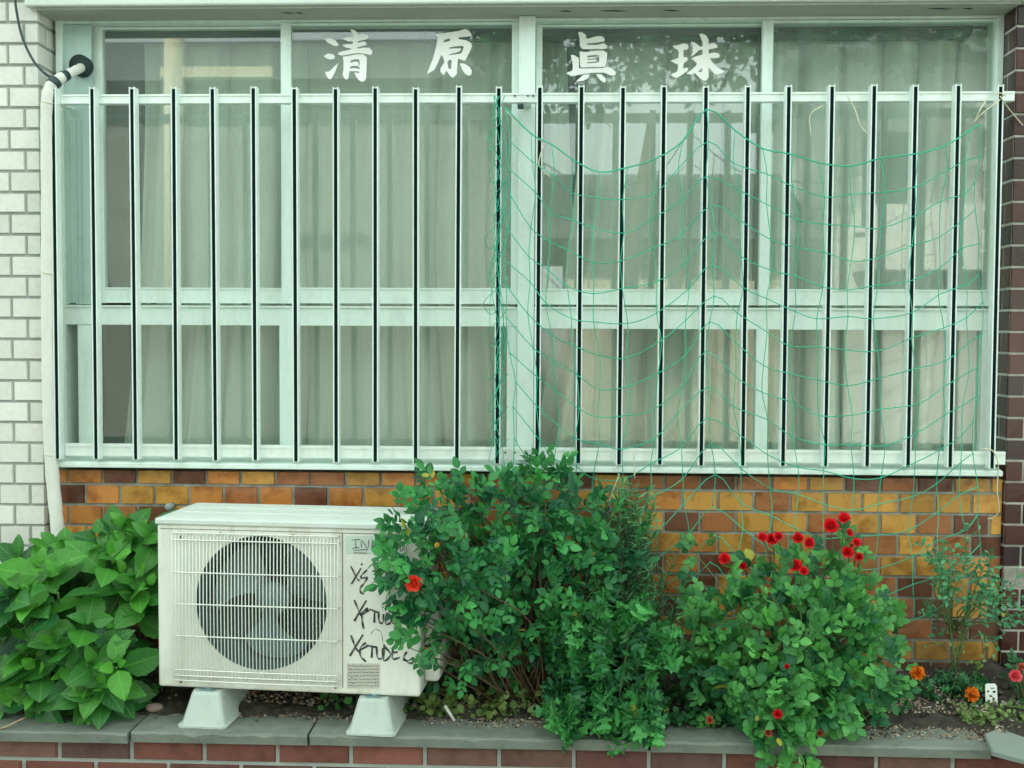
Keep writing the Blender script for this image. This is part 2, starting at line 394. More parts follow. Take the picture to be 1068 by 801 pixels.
# wall under the window: glazed orange, ochre and brown tiles, flashed like stoneware
pal = {'Y': (.55, .285, .062), 'O': (.52, .21, .054), 'R': (.33, .125, .046), 'B': (.155, .062, .036)}
rows = {  # colours read off the wall: first tile of each row starts at the left pier
    0: 'OOBYBOYRRYOOYROBYRRBROYBRBYY',
    1: 'OBOYYOROBOYOYRBOYROYYRYYYYYYY',
    2: 'OORBYOROYROYORYRBYBRYYRYYRBYY',
    3: 'OYOBROYROYORYBOYROYOYROBRYRBY',
    4: 'ORYOBYOYROBYOYROYBOBROBRYYORY',
    5: 'OOYBROYOBYORYOBRYOOBYRBORBYYB',
    6: 'OYOBYROYBOYRYOBRYOBYORBYRBYBY'}
seqs = 'OYRBYORYBOYYRBOYBRYOBRYBOYRBYOBRYY'
xT0 = at(71.7, 497, .02)[0]; pw = (at(992, 505, .02)[0] - xT0) / 25.0
pw = .1205
def oc(r_, k, x):
    i = int(round((x - xT0) / pw + .0)) + 1
    s = rows.get(r_) or ''.join(seqs[(j * 7 + r_ * 5) % len(seqs)] for j in range(36))
    i = int(math.floor((x - xT0) / pw + (.5 if r_ % 2 else 0))) + 1
    c = pal[s[max(0, min(len(s) - 1, i))]]
    return jit(c, .10)
xL, xR = -1.720, 1.512
r = thing('orange_tile_wall', 'wall of orange, ochre and brown glazed tiles below the window', 'wall', (0, .1, 0))
MB().box((xL - .01, .02, .1), (xR + .004, .30, 1.045)).build('mortar_core', MORTAR_L, r)
mb = MB(); tiles(mb, xL, xR, .15, 1.047, pw, .0713, .0085, oc, .02, .006, anchor=xT0, top_anchor=at(250, 507, .02)[2] - .002 + .0713)
mb.build('tile_facing', ORANGE_TILE, r, colors=True)

# right pier: dark brown tiles with white joints
xRp = 1.512
r = thing('brown_tile_wall', 'dark brown glazed tile pier with white joints right of the window', 'wall', (xRp + .4, .1, 0))
MB().box((xRp + .004, 0, .1), (3.0, .30, 3.3)).build('mortar_core', MORTAR_W, r)
def bc(r_, k, x):
    c = random.choice([(.060, .019, .015), (.045, .017, .015), (.028, .015, .016), (.072, .024, .016)]); return jit(c, .12)
zB = at(1060, 190 / 3.7, 0)[2]
pale = at(1062, 596, 0); rpale = int((zB + .0712 * 10 - pale[2]) / .0712)
mb = MB(); tiles(mb, xRp, 3.0, .12, 3.3, .119, .0712, .007, lambda r_, k, x: (.30, .29, .25) if (r_ == rpale and x < 1.60) else bc(r_, k, x), 0, .006, anchor=xRp - .001, top_anchor=zB + .0712 * 10)
xdir_sign = -1
tiles(mb, .002, .30, .12, 3.3, .119, .0712, .008, bc, 0, .003, anchor=.002, top_anchor=zB + .0712 * 10, xdir=xRp + .004)
mb.build('tile_facing', BROWN_TILE, r, colors=True)

# concrete beam over the window
r = thing('window_lintel', 'pale painted concrete beam across the top of the window', 'beam', (0, .1, 2.6))
xl0 = at(25, 9, -.045)[0]
mb = MB().box((xl0, -.045, 2.6055), (3.0, .32, 3.2)); mb.build('beam', CONC, r, bevel=.006)
# soffit board, chipped underneath
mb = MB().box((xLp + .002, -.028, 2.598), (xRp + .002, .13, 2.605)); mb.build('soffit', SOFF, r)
for px, py, w in ((300, 14, .05), (312, 15, .03), (640, 13, .10), (700, 14, .06), (980, 12, .09), (590, 12, .05), (1010, 14, .04)):
    p = at(px, py, .02); p[2] = 2.5975
    MB().add([(p[0] - w / 2, p[1] - .004, p[2]), (p[0], p[1] - .009, p[2]), (p[0] + w / 2, p[1] + .003, p[2]), (p[0] + w * .2, p[1] + .009, p[2]), (p[0] - w * .3, p[1] + .004, p[2])], [(0, 4, 3, 2, 1)]).build('paint_chip', DARK, r)

# the storey above: keeps the sun off the wall below
r = thing('upper_storey', 'plain upper wall of the building above the window beam', 'building', (0, 3, 3.2))
MB().box((-11, .02, 3.2), (11, 7, 6.9)).build('wall', CONC, r)
MB().box((-11, .35, .1), (-3.2, 7, 3.195)).build('ground_floor_wall', CONC, r); MB().box((3.0, .35, .1), (11, 7, 3.195)).build('ground_floor_wall', CONC, r)

# room behind the glass
r = thing('room_shell', 'dim room interior seen in the gaps between the curtains', 'room', (0, 1.2, 1.0))
mb = MB().box((-1.9, 1.9, .9), (1.7, 1.95, 2.8)).box((-1.95, .31, .9), (-1.9, 1.95, 2.8)).box((1.7, .31, .9), (1.75, 1.95, 2.8)).box((-1.95, .31, 2.75), (1.75, 1.95, 2.8)).box((-1.95, .31, .9), (1.75, 1.95, .95))
mb.build('plaster_walls', ROOM, r)

# ------------------------------------------------------------------ windows
yF = .09                                     # front of the window frames
zTop = 2.598; zBot = 1.075
def zat(py, y=.11, px=534): return at(px, py, y)[2]
zUG0 = zat(301, .12); zUS0 = zat(317.5, .11); zTr1 = zat(320, yF); zTr0 = zat(340.5, yF); zLG0 = zat(468, .12)
zUG1 = zat(28, .12)
def xat(px, y=.11, py=300): return at(px, py, y)[0]
xW0 = xL; xW1 = xRp + .0
xm0, xm1 = xat(540, yF), xat(557, yF)
KANJI = {
 'A': ((320, 20, 8.9), [[(160,185),(215,178),(265,195),(293,230),(290,250),(255,248),(200,222)],[(157,345),(195,318),(240,325),(262,345),(255,368),(220,375),(185,365)],
   [(292,408),(265,480),(240,535),(222,558),(200,553),(180,520),(170,485),(195,490),(215,480),(255,440)],
   [(400,90),(440,100),(470,125),(478,150),(520,135),(560,145),(573,165),(560,185),(475,205),(470,222),(530,205),(553,220),(550,240),(470,262),(465,275),(520,265),(580,265),(605,290),(608,315),(595,332),(560,325),(500,315),(440,318),(370,330),(320,338),(287,325),(300,308),(350,295),(410,280),(415,270),(370,268),(328,240),(370,232),(425,228),(428,208),(380,205),(330,180),(370,170),(430,165),(425,130)],
   [(333,348),(342,400),(340,470),(333,520),(350,548),(370,563),(388,540),(395,483),(430,482),(470,482),(488,490),(486,502),(442,494),(455,530),(480,562),(510,582),(538,572),(550,545),(556,420),(556,352),(520,325),(450,328),(390,342)],
   [(398,402),(410,384),(450,372),(485,372),(492,400),(490,430),(482,428),(478,398),(440,394),(415,404)],[(398,458),(400,442),(440,432),(478,436),(492,450),(490,470),(480,462),(440,454)]]),
 'B': ((430, 20, 8.9), [[(210,138),(300,130),(430,110),(490,90),(525,105),(550,140),(545,158),(480,165),(430,170),(432,185),(500,195),(545,220),(555,250),(530,310),(490,385),(465,380),(425,365),(418,440),(412,510),(378,545),(350,525),(318,478),(290,520),(262,490),(262,455),(300,400),(285,350),(270,330),(240,400),(205,470),(135,508),(150,470),(190,370),(225,240),(235,170)],
   [(285,215),(300,190),(352,178),(350,200),(330,208)],[(340,275),(350,262),(400,252),(470,248),(478,262),(460,310),(440,322),(400,327),(345,335),(345,325),(400,312),(440,300),(455,272),(400,270)],[(325,400),(345,375),(365,385),(362,460),(335,460)],
   [(440,410),(480,412),(530,440),(553,480),(545,518),(520,525),(490,505),(465,470)]]),
 'C': ((580, 20, 8.9), [[(205,120),(240,120),(280,150),(275,175),(300,180),(380,158),(425,158),(450,180),(452,205),(400,215),(300,225),(275,228),(300,238),(370,240),(440,225),(475,245),(470,272),(430,278),(380,275),(300,280),(240,275),(220,250),(218,180)],
   [(218,300),(280,305),(370,292),(440,292),(475,315),(468,400),(455,442),(380,444),(230,448),(222,420)],[(285,355),(300,340),(370,330),(400,335),(400,395),(380,405),(290,410),(290,400),(370,392),(378,372),(290,379),(288,371),(370,362),(378,349),(320,353)],
   [(135,330),(170,335),(210,360),(213,400),(210,450),(225,458),(300,458),(440,454),(475,440),(520,460),(555,490),(550,520),(510,522),(440,495),(330,498),(220,515),(140,530),(97,505),(110,490),(150,480),(155,440),(150,390)],
   [(370,510),(420,512),(460,550),(462,580),(440,588),(410,565),(385,535)],[(250,518),(310,510),(305,540),(260,570),(185,580),(210,555)]]),
 'D': ((680, 20, 10.68), [[(230,295),(290,290),(350,268),(390,275),(408,305),(400,335),(350,345),(350,400),(352,422),(390,425),(402,445),(390,465),(355,490),(345,550),(380,538),(405,550),(395,575),(340,615),(290,648),(260,652),(205,625),(240,600),(275,590),(290,545),(285,500),(250,490),(205,460),(250,450),(290,435),(300,380),(290,340),(250,325)],
   [(435,250),(475,258),(510,285),(530,305),(560,305),(565,270),(550,225),(525,165),(555,160),(600,180),(630,225),(630,280),(690,262),(725,290),(728,315),(690,325),(630,335),(630,385),(690,370),(740,385),(757,410),(740,430),(690,435),(645,435),(680,490),(740,545),(805,575),(790,595),(730,618),(690,605),(640,540),(628,560),(632,640),(610,680),(575,685),(530,655),(480,600),(440,615),(380,608),(420,580),(490,520),(500,490),(460,455),(435,440),(500,410),(560,395),(565,345),(530,340),(510,360),(470,395),(430,418),(455,365),(455,320)],
   [(510,590),(550,545),(560,560),(560,588)]])}
def kanji(key, y, parent):
    (ox, oy, z), polys = KANJI[key]
    return fill_curve('character_lettering', polys, lambda a, b: at(ox + a / z, oy + b / z, y), LETTER, parent, .0004)
def sash(root, x0, x1, y, stl, str_, letters=(), z1=zTop - .011):
    """sliding upper sash: stiles, rails, its pane and the characters stuck on it"""
    mb = MB().box((x0, y, zUS0), (x0 + stl, y + .026, z1)).box((x1 - str_, y, zUS0), (x1, y + .026, z1))
    mb.box((x0 + stl, y + .001, zUS0 + .001), (x1 - str_, y + .025, zUG0)).box((x0 + stl, y + .001, z1 - .008), (x1 - str_, y + .025, z1 - .001))
    mb.box((x0 + stl, y - .002, zUG0 - .006), (x1 - str_, y + .0005, zUG0 - .002))
    s = mb.build('sash', ALU, root)
    MB().box((x0 + stl - .002, y + .010, zUG0 - .004), (x1 - str_ + .002, y + .014, z1 - .006)).build('glass_pane', GLASS, s)
    for k in letters: kanji(k, y + .0094, s)
    return s
def lower(root, x0, x1, y):
    return MB().box((x0, y, zLG0 - .004), (x1, y + .004, zTr0 + .004)).build('frosted_pane', FROST, root)

# left window
r = thing('sliding_window', 'left half of the aluminium window, two white characters 清原 on its panes and a pipe panel', 'window', (-.9, yF, zBot))
mb = MB().box((xW0, yF, zBot), (xat(68, yF), yF + .09, zTop)).box((xat(68, yF), yF + .001, zTop - .010), (xm0, yF + .088, zTop - .001)).box((xat(68, yF), yF + .001, zTr0), (xm0 - .001, yF + .07, zTr1))
mb.box((xat(68, yF), yF + .001, zBot), (xm0 - .001, yF + .088, zLG0)).box((xat(291, yF), yF + .002, zLG0), (xat(304.5, yF), yF + .06, zTr0)).box((xat(80, yF), yF + .003, zLG0), (xat(94, yF), yF + .04, zTr0 - .0015))
mb.box((xat(529, yF), yF + .003, zLG0), (xm0 - .002, yF + .06, zTr0 - .001))
mb.box((xat(68, yF), yF - .006, zTr1 - .006), (xm0 - .001, yF + .001, zTr1 - .0005))
mb.build('frame', ALU, r)
# the panel let in for the air-conditioner pipe
mb = MB().box((xat(68, yF), yF + .012, zTr1 + .003), (xat(96.5, yF), yF + .018, zTop - .012))
for px in (72, 79, 84): mb.box((xat(px, yF), yF + .008, zTr1 + .004), (xat(px, yF) + .004, yF + .0125, zTop - .34))
mb.build('pipe_panel', ALUG, r)
MB().cyl((*at(85, 69, .088)[:1], .070, at(85, 69, .088)[2]), (at(85, 69, .088)[0], .104, at(85, 69, .088)[2]), .036, 28).build('pipe_sleeve', DARK, r)
sash(r, xat(96.5), xat(304, .13), .128, xat(107) - xat(96.5), xat(304) - xat(294))
sash(r, xat(294, .1), xm0 - .001, .096, xat(304.5, .1) - xat(294, .1), xm0 - xat(533, .1), 'AB')
lower(r, xat(94), xat(291), .115); lower(r, xat(304), xat(530), .115)
for px in (73, 157, 252): MB().box((xat(px, .09), .0875, zTr1 + .004), (xat(px + 6, .09), .0905, zTr1 + .008)).build('drain_slot', DARK, r)
# centre post
MB().box((xm0, yF - .025, zBot), (xm1, yF + .10, zTop - .001)).build('centre_post', ALU, r, bevel=.002)

# right window
r = thing('sliding_window', 'right half of the aluminium window behind the netting, two white characters 眞珠 on its pane', 'window', (.8, yF, zBot))
mb = MB().box((xat(1035, yF), yF, zBot), (xW1, yF + .09, zTop)).box((xm1, yF + .001, zTop - .010), (xat(1035, yF), yF + .088, zTop - .001)).box((xm1 + .001, yF + .001, zTr0 - .006), (xat(1035, yF), yF + .07, zTr1))
mb.box((xm1 + .001, yF + .001, zBot), (xat(1035, yF), yF + .088, zLG0)).box((xat(790, yF), yF + .002, zLG0), (xat(802.5, yF), yF + .06, zTr0 - .006))
mb.box((xm1 + .001, yF + .003, zLG0), (xat(563.5, yF), yF + .06, zTr0 - .007)).box((xat(1026, yF), yF + .003, zLG0), (xat(1035, yF), yF + .06, zTr0 - .007))
mb.box((xm1 + .001, yF - .006, zTr1 - .006), (xat(1035, yF), yF + .001, zTr1 - .0005))
mb.build('frame', ALU, r)
sash(r, xm1 + .002, xat(803, .13), .128, xat(563.5, .13) - xm1, xat(803) - xat(795), 'CD')
sash(r, xat(792, .09), xat(1036, .09), .096, xat(802.5, .1) - xat(792, .1), .012)
lower(r, xat(563), xat(790), .115); lower(r, xat(802), xat(1026), .115)
for px in (557, 744): MB().box((xat(px, .09), .0875, zTr1 + .004), (xat(px + 6, .09), .0905, zTr1 + .008)).build('drain_slot', DARK, r)

# sill
r = thing('window_sill', 'long pale metal ledge between the window bars and the orange tiles', 'sill', (0, .03, 1.05))
zs = at(534, 486.5, -.035)[2]
mb = MB().add([(xL + .02, -.035, zs), (xRp - .02, -.035, zs), (xRp - .02, .10, zs + .022), (xL + .02, .10, zs + .022), (xL + .02, -.035, zs - .018), (xRp - .02, -.035, zs - .018), (xRp - .02, .10, zs - .018), (xL + .02, .10, zs - .018)],
              [(0, 1, 2, 3), (4, 7, 6, 5), (0, 4, 5, 1), (1, 5, 6, 2), (2, 6, 7, 3), (3, 7, 4, 0)])
mb.build('ledge', ALU, r, bevel=.003)

# curtains
def curtain(label, edges, y, mat, seed, folds, amp=.022, zt=None, zb=1.06):
    """edges: left and right edge in metres at the top, middle and bottom"""
    rg = np.random.default_rng(seed); nx, nz = 150, 26; zt = zt or zTop - .012
    ph = np.cumsum(np.repeat(rg.uniform(.25, 2.2, nx // 6 + 1), 6)[:nx]); ph = ph / ph[-1] * folds * 2 * np.pi
    am = np.interp(np.linspace(0, 1, nx), np.linspace(0, 1, 9), rg.uniform(.25, 1.5, 9)); V = []
    w2 = rg.uniform(0, 6)
    for j in range(nz):
        t = j / (nz - 1); z = zt + (zb - zt) * t
        xa = np.interp(t, [0, .5, 1], [e[0] for e in edges]); xb = np.interp(t, [0, .5, 1], [e[1] for e in edges])
        for i in range(nx):
            s_ = i / (nx - 1); p = ph[i] + .5 * math.sin(t * 3 + s_ * 7 + w2)
            d = amp * am[i] * (.55 + .6 * t) * (math.sin(p) + .35 * math.sin(2.3 * p + 1)) + .012 * math.sin(t * 9 + s_ * 5)
            V.append((xa + (xb - xa) * s_ + .35 * amp * math.cos(p), y + d, z))
    Fc = [(j * nx + i, j * nx + i + 1, (j + 1) * nx + i + 1, (j + 1) * nx + i) for j in range(nz - 1) for i in range(nx - 1)]
    o = MB().add(V, Fc, None, True).build('curtain', mat); tag(o, label, 'curtain', 'curtains inside the window')
X = lambda px: at(px, 250, .24)[0]
SHADE_STRIP = mat_plain('shade_strip_dark', (.03, .07, .065), .5)  # dark strip added behind the panes, painting in the shade at their top
tag(MB().box((-1.62, .19, zTop - .048), (-.14, .205, zTop + .03)).build('top_shade_strip', SHADE_STRIP), 'added dark strip for the shade along the top of the left window', 'shade strip')
tag(MB().box((-.06, .19, zTop - .052), (1.45, .205, zTop + .03)).build('top_shade_strip', SHADE_STRIP), 'added dark strip for the shade along the top of the right window', 'shade strip')
curtain('pale curtain behind the far left panes, beside the dark uncovered strip of glass', [(X(148), X(318)), (X(143), X(318)), (X(118), X(318))], .25, CURT2, 1, 4, .032)
curtain('beige curtain behind the panes with 清原', [(X(296), X(545)), (X(296), X(532)), (X(296), X(545))], .24, CURT, 2, 5, .028)
curtain('beige curtain behind the panes with 眞珠, swept aside at its top left', [(X(612), X(810)), (X(590), X(812)), (X(552), X(812))], .25, CURT, 3, 6, .032)
curtain('pale curtain with deep folds behind the far right panes', [(X(788), X(1028)), (X(788), X(1022)), (X(788), X(1026))], .24, CURT2, 4, 6, .042)
curtain('narrow dark fold of curtain beside the centre post', [(X(560), X(588)), (X(560), X(598)), (X(556), X(596))], .30, CURT, 5, 2, .012)

# ------------------------------------------------------------------ window grille
yb0, yb1 = -.062, -.028
r = thing('window_grille', 'aluminium window guard of upright bars with black slots on two rails', 'grille', (0, -.03, 1.07))
x0b, stp = -1.6613813 * (3.438 / 3.44), .13509692 * (3.438 / 3.44)
zbt = 1.5 + .83272598; zbb = 1.5 - .40869217
zr1, zr0 = at(534, 97.5, -.02)[2], at(534, 107.5, -.02)[2]; zl1, zl0 = at(534, 466.5, -.02)[2], at(534, 479.5, -.02)[2]
xr0, xr1 = x0b + .012, at(1057, 103, -.02)[0]
for a, b in ((zr0, zr1), (zl0, zl1)):
    mb = MB().box((xr0, -.0275, a), (xr1, -.004, b)); h = (b - a)
    mb.box((xr0 + .001, -.0305, b - h * .22), (xr1 - .001, -.0276, b - .001)).box((xr0 + .001, -.0295, a + .001), (xr1 - .001, -.0276, a + h * .16))
    mb.build('rail', ALU2, r)
w = .0096; tw = .0035
prof = [(-w, yb1), (-w, yb0), (-w + tw, yb0), (-w + tw, yb0 + .012), (w - tw, yb0 + .012), (w - tw, yb0), (w, yb0), (w, yb1)]
def bar_mesh():
    n = len(prof); mb = MB()
    V = [(p[0], p[1], zbb - 1.07) for p in prof] + [(p[0], p[1], zbt - 1.07) for p in prof]
    mb.add(V, [(i, i + n, (i + 1) % n + n, (i + 1) % n) for i in range(n)] + [(0, 1, 2, 3, 4, 5, 6, 7)[::-1], tuple(range(8, 16))])
    b = mb.build('bar', ALU2, None)
    s = MB().box((-w + tw - .0002, yb0 + .004, zbb - 1.07 + .002), (w - tw + .0002, yb0 + .0125, zbt - 1.07 - .006)).build('bar_slot', SLOT, None)
    return b, s
b0, s0 = bar_mesh(); s0.parent = b0
for i in range(24):
    if i == 0: b, s = b0, s0
    else:
        b = b0.copy(); COL.objects.link(b); s = s0.copy(); COL.objects.link(s); s.parent = b
    b.parent = r; b.location = (x0b + i * stp + rng.normal() * .0008, .03, rng.normal() * .0012); b.rotation_euler = (0, rng.normal() * .0011, rng.normal() * .02)
xm = (xm0 + xm1) / 2
def bracket(a, b): MB().box(a, b).build('bracket', ALU2, r)
bracket((xm - .016, -.0035, zr0 + .004), (xm + .016, .064, zr0 + .014)); bracket((xm - .016, -.0035, zl0 + .008), (xm + .016, .064, zl0 + .018))
for xx in (xL + .05, xRp - .04):
    bracket((xx - .012, -.0035, zr0 + .006), (xx + .012, .088, zr0 + .014)); bracket((xx - .012, -.0035, zl0 + .008), (xx + .012, .088, zl0 + .016))
for px, py in ((537, 100), (550.5, 100), (556, 100), (527, 472), (537, 472), (548, 473), (555, 473)):
    p = at(px, py, -.03); MB().cyl((p[0], -.0325, p[2]), (p[0], -.028, p[2]), .0028, 10).build('screw', DARK, r)
p = at(543, 109, -.02); MB().box((p[0] - .010, -.03, p[2] - .012), (p[0] + .010, -.005, p[2] - .001)).build('clip', DARK, r)

# ------------------------------------------------------------------ pipe, cables
pts = [(*at(86, 70, .1)[:1], .10, at(86, 70, .1)[2]), at(82, 72, .05), at(70, 78, .0), at(57, 86, -.035), at(51, 98, -.05), at(49.5, 130, -.05), at(50, 200, -.05), at(50, 300, -.05), at(51, 400, -.05), at(53, 470, -.05), at(57, 520, -.05), at(62, 570, -.06), at(64, 620, -.07), at(70, 690, -.08)]
pts = smooth_path(pts, 6); n = len(pts)
r = thing('refrigerant_pipe', 'cream wrapped pipe running down the white tiles from a black wall sleeve', 'pipe', tuple(at(66, 650, -.07)))
rr = [.0155 + .0065 * min(1, max(0, (i - 10) / 14)) + .0008 * math.sin(i * 1.9) for i in range(n)]
MB().tube(pts, rr, 14).build('wrapping', PIPE, r)
def band(parent, name, mat, i0, i1, extra):
    MB().tube(pts[i0:i1 + 1], [x + extra for x in rr[i0:i1 + 1]], 14).build(name, mat, parent)
band(r, 'tape_band', TAPE, 12, 14, .002); band(r, 'tape_band', TAPE, 17, 20, .003)
for py, dx in ((108, 0), (285, 0), (474, 2)):
    p = at(50.5 + dx, py, -.05); q = at(64 + dx, py + 1.5, -.045); R_ = .0235; mb = MB()
    mb.tube([(p[0] + R_ * math.cos(a), p[1] + R_ * math.sin(a), p[2] + .003 * math.sin(a * 2)) for a in np.linspace(0, 6.283, 17)], .0014, 6)
    mb.tube([(p[0] + R_, p[1], p[2]), (q[0] - .01, -.052, q[2] + .001), (q[0], -.045, q[2])], .0014, 6); mb.build('wire_tie', CORD, r)
tag(MB().tube(smooth_path([at(15, -14, -.04), at(17, 10, -.03), at(23, 38, -.03), at(34, 62, -.035), at(46, 76, -.04), at(56, 82, -.03)], 7), .0042, 8).build('black_cable', TAPE),
    'thin black cable hanging down the white tiles to the pipe bend', 'cable')
tag(MB().tube(smooth_path([at(84, 342, .16), at(88, 341, .16), at(91, 352, .16), at(90, 400, .16), at(90, 440, .16), at(93, 462, .16)], 6), .004, 8).build('white_cable', CORD),
    'pale cable curling down inside the lowest left pane', 'cable')

# ------------------------------------------------------------------ planter wall
zc = .333
r = thing('planter_wall', 'low red brick planter wall with weathered grey coping along the bottom', 'planter wall', (0, -.44, .1))
MB().box((-3, -.472, .1), (3, -.36, .297)).build('mortar_core', MORTAR_D, r)
mb = MB()
def brc(r_, k, x): return jit(random.choice([(.15, .052, .036), (.12, .048, .038), (.17, .062, .042), (.088, .045, .038), (.14, .070, .052)]), .12)
tiles(mb, -3, 3, .1, .299, .2205, .0705, .011, brc, -.472, .008, anchor=at(61, 785, -.48)[0], top_anchor=.299, bev=.004)
mb.build('brickwork', BRICK, r, colors=True)
def coping(px0, px1, dz, dy, seed):
    rg = np.random.default_rng(seed); xa = at(px0, 766, -.5)[0] + .003; xb = at(px1, 766, -.5)[0] - .003; n = max(8, int((xb - xa) / .03))
    fr = -.5 + dy + np.cumsum(rg.normal(0, .0007, n + 1)) * .5; tz = zc + dz + rg.normal(0, .0010, n + 1)
    mb = MB(); V = []
    for i in range(n + 1):
        x = xa + (xb - xa) * i / n
        c = .005 + abs(rg.normal(0, .0014)) + (.006 if rg.random() < .05 else 0)
        V += [(x, fr[i] + .004, .3005 + dz), (x, fr[i], tz[i] - c), (x, fr[i] + c * .8, tz[i]), (x, -.44, tz[i] + .001), (x, -.318, tz[i]), (x, -.315, .3005 + dz)]
    Fc = [(i * 6 + k, (i + 1) * 6 + k, (i + 1) * 6 + (k + 1) % 6, i * 6 + (k + 1) % 6) for i in range(n) for k in range(6)]
    Fc = [f[::-1] for f in Fc] + [tuple(range(6)), tuple(range(n * 6, n * 6 + 6))[::-1]]
    mb.add(V, Fc); mb.build('coping_slab', STONE, r)
coping(-260, 134, -.0025, -.006, 1); coping(135.5, 321, 0, 0, 2); coping(321.5, 677, .001, .001, 3); coping(678, 1036, -.001, .003, 4)
# slab at the right, thin stone on the soil
sp = [(1027, 765), (1041, 759), (1070, 769), (1110, 773), (1112, 800), (1070, 792), (1035, 783)]
pz = []
for a, b in sp:
    d = CM.T @ np.array([(a - 534) / F, (b - 400.5) / F, 1.0]); t = (.350 - ZC) / d[2]; pz.append(np.array([0, -DIST, ZC]) + d * t)
nn = len(pz); mb = MB().add([tuple(p) for p in pz] + [(p[0], p[1] + .004, .334) for p in pz], [tuple(range(nn))] + [(i, i + nn, (i + 1) % nn + nn, (i + 1) % nn) for i in range(nn)])
tag(mb.build('stone_slab', SLATE, None, bevel=.004), 'loose flat grey stone slab lying at the right end of the coping', 'stone slab')

# ------------------------------------------------------------------ air conditioner
TH = rad(4)
fl = at(165, 716, -.4)
r = thing('air_conditioner', 'old cream outdoor air conditioner unit with black marker scrawls beside its round fan', 'air conditioner', tuple(fl), rz=-TH)
AW, AH, AD = .812, .505, .30
def al(px, py):     # photo pixel -> local front coordinates of the unit
    d = CM.T @ np.array([(px - 534) / F, (py - 400.5) / F, 1.0]); o = np.array([0, -DIST, ZC]); nrm = np.array([math.sin(TH), math.cos(TH), 0])
    t = ((fl - o) @ nrm) / (d @ nrm); p = o + d * t - fl
    return (p[0] * math.cos(TH) - p[1] * math.sin(TH), 0, p[2])
AH = al(300, 545)[2]
AW = al(438, 727)[0]
def bool_box():
    mb = MB().box((0, 0, 0), (AW, AD, AH - .012)); o = mb.build('casing', ACW, r, local=True, bevel=.009, seg=3)
    return o
casing = bool_box()
fc = al(272, 629.5); FR = .205
cut = MB().cyl((fc[0], -.05, fc[2]), (fc[0], .17, fc[2]), FR, 64).build('cut', ACW)
cut.matrix_world = Matrix.Translation(fl) @ Matrix.Rotation(-TH, 4, 'Z')
# shallow recess of the grille field and the round fan opening
md = casing.modifiers.new('b', 'BOOLEAN'); md.object = cut; md.solver = 'EXACT'
bpy.context.view_layer.update()
me = bpy.data.meshes.new_from_object(casing.evaluated_get(bpy.context.evaluated_depsgraph_get()))
casing.modifiers.clear(); casing.data = me; bpy.data.objects.remove(cut)
# lid
mb = MB().add([(-.004, -.006, AH - .014), (AW + .004, -.006, AH - .014), (AW + .004, AD + .004, AH - .014), (-.004, AD + .004, AH - .014),
               (-.004, -.006, AH + .004), (AW + .004, -.006, AH + .004), (AW + .004, AD + .004, AH + .004), (-.004, AD + .004, AH + .004),
               (.02, .03, AH + .007), (AW - .02, .03, AH + .007), (AW - .02, AD - .02, AH + .007), (.02, AD - .02, AH + .007)],
              [(0, 3, 2, 1), (0, 1, 5, 4), (1, 2, 6, 5), (2, 3, 7, 6), (3, 0, 4, 7), (4, 5, 9, 8), (5, 6, 10, 9), (6, 7, 11, 10), (7, 4, 8, 11), (8, 9, 10, 11)])
lid = mb.build('lid', ACTOP, r, local=True, bevel=.004, seg=2)
mb = MB()
for yy in (.10, .19): mb.box((.05, yy, AH + .0065), (AW - .05, yy + .02, AH + .0095))
mb.build('lid_rib', ACTOP, lid, local=True, bevel=.001)
# shroud and fan
mb = MB(); nS = 48
ring = lambda rr_, y: [(fc[0] + rr_ * math.cos(2 * math.pi * k / nS), y, fc[2] + rr_ * math.sin(2 * math.pi * k / nS)) for k in range(nS)]
V = ring(FR - .0012, .004) + ring(FR - .0012, .165) + ring(.001, .166)
mb.add(V, [(i + j * nS, (i + 1) % nS + j * nS, (i + 1) % nS + (j + 1) * nS, i + (j + 1) * nS) for j in range(2) for i in range(nS)], None, True)
mb.build('fan_shroud', SHROUD, r, local=True)
fan = MB().cyl((fc[0] + .01, .07, fc[2] - .005), (fc[0] + .01, .12, fc[2] - .005), .052, 24).build('fan', FANM, r, local=True)
for b in range(3):
    a0 = rad(138 + 120 * b); V = []; n1, n2 = 8, 10
    for i in range(n1):
        rr_ = .045 + (.190 - .045) * i / (n1 - 1); sp_ = rad(38 + 36 * i / (n1 - 1))
        for j in range(n2):
            t = j / (n2 - 1) - .5; a = a0 + sp_ * t * 1.1 + .28 * i / n1
            rj = rr_ * (1 - .10 * (2 * t) ** 4 * (i / n1))
            V.append((fc[0] + .01 + rj * math.cos(a), .095 - .075 * t + .01 * math.sin(3 * t), fc[2] - .005 + rj * math.sin(a)))
    MB().add(V, [(i * n2 + j, i * n2 + j + 1, (i + 1) * n2 + j + 1, (i + 1) * n2 + j) for i in range(n1 - 1) for j in range(n2 - 1)], None, True).build('blade', FANM, fan, local=True)
# wire guard over the fan
gx0, gz1 = al(181, 556)[0], al(181, 556)[2]; gx1, gz0 = al(354, 712)[0], al(354, 712)[2]
mb = MB(); nW = 47; yg = -.013
for i in range(nW + 1):
    x = gx0 + (gx1 - gx0) * i / nW
    mb.tube([(x, -.002, gz1 + .002), (x, yg, gz1 - .006), (x, yg - .003, (gz0 + gz1) / 2), (x, yg, gz0 + .006), (x, -.002, gz0 - .002)], .0017, 5)
for py in (556.5, 564, 598, 631, 664.5, 700, 706, 711):
    z = al(268, py)[2]; mb.tube([(gx0 - .002, -.002, z), (gx0 + .004, yg - .002, z), ((gx0 + gx1) / 2, yg - .005, z), (gx1 - .004, yg - .002, z), (gx1 + .002, -.002, z)], .0021, 5)
mb.build('fan_guard', ACW2, r, local=True)
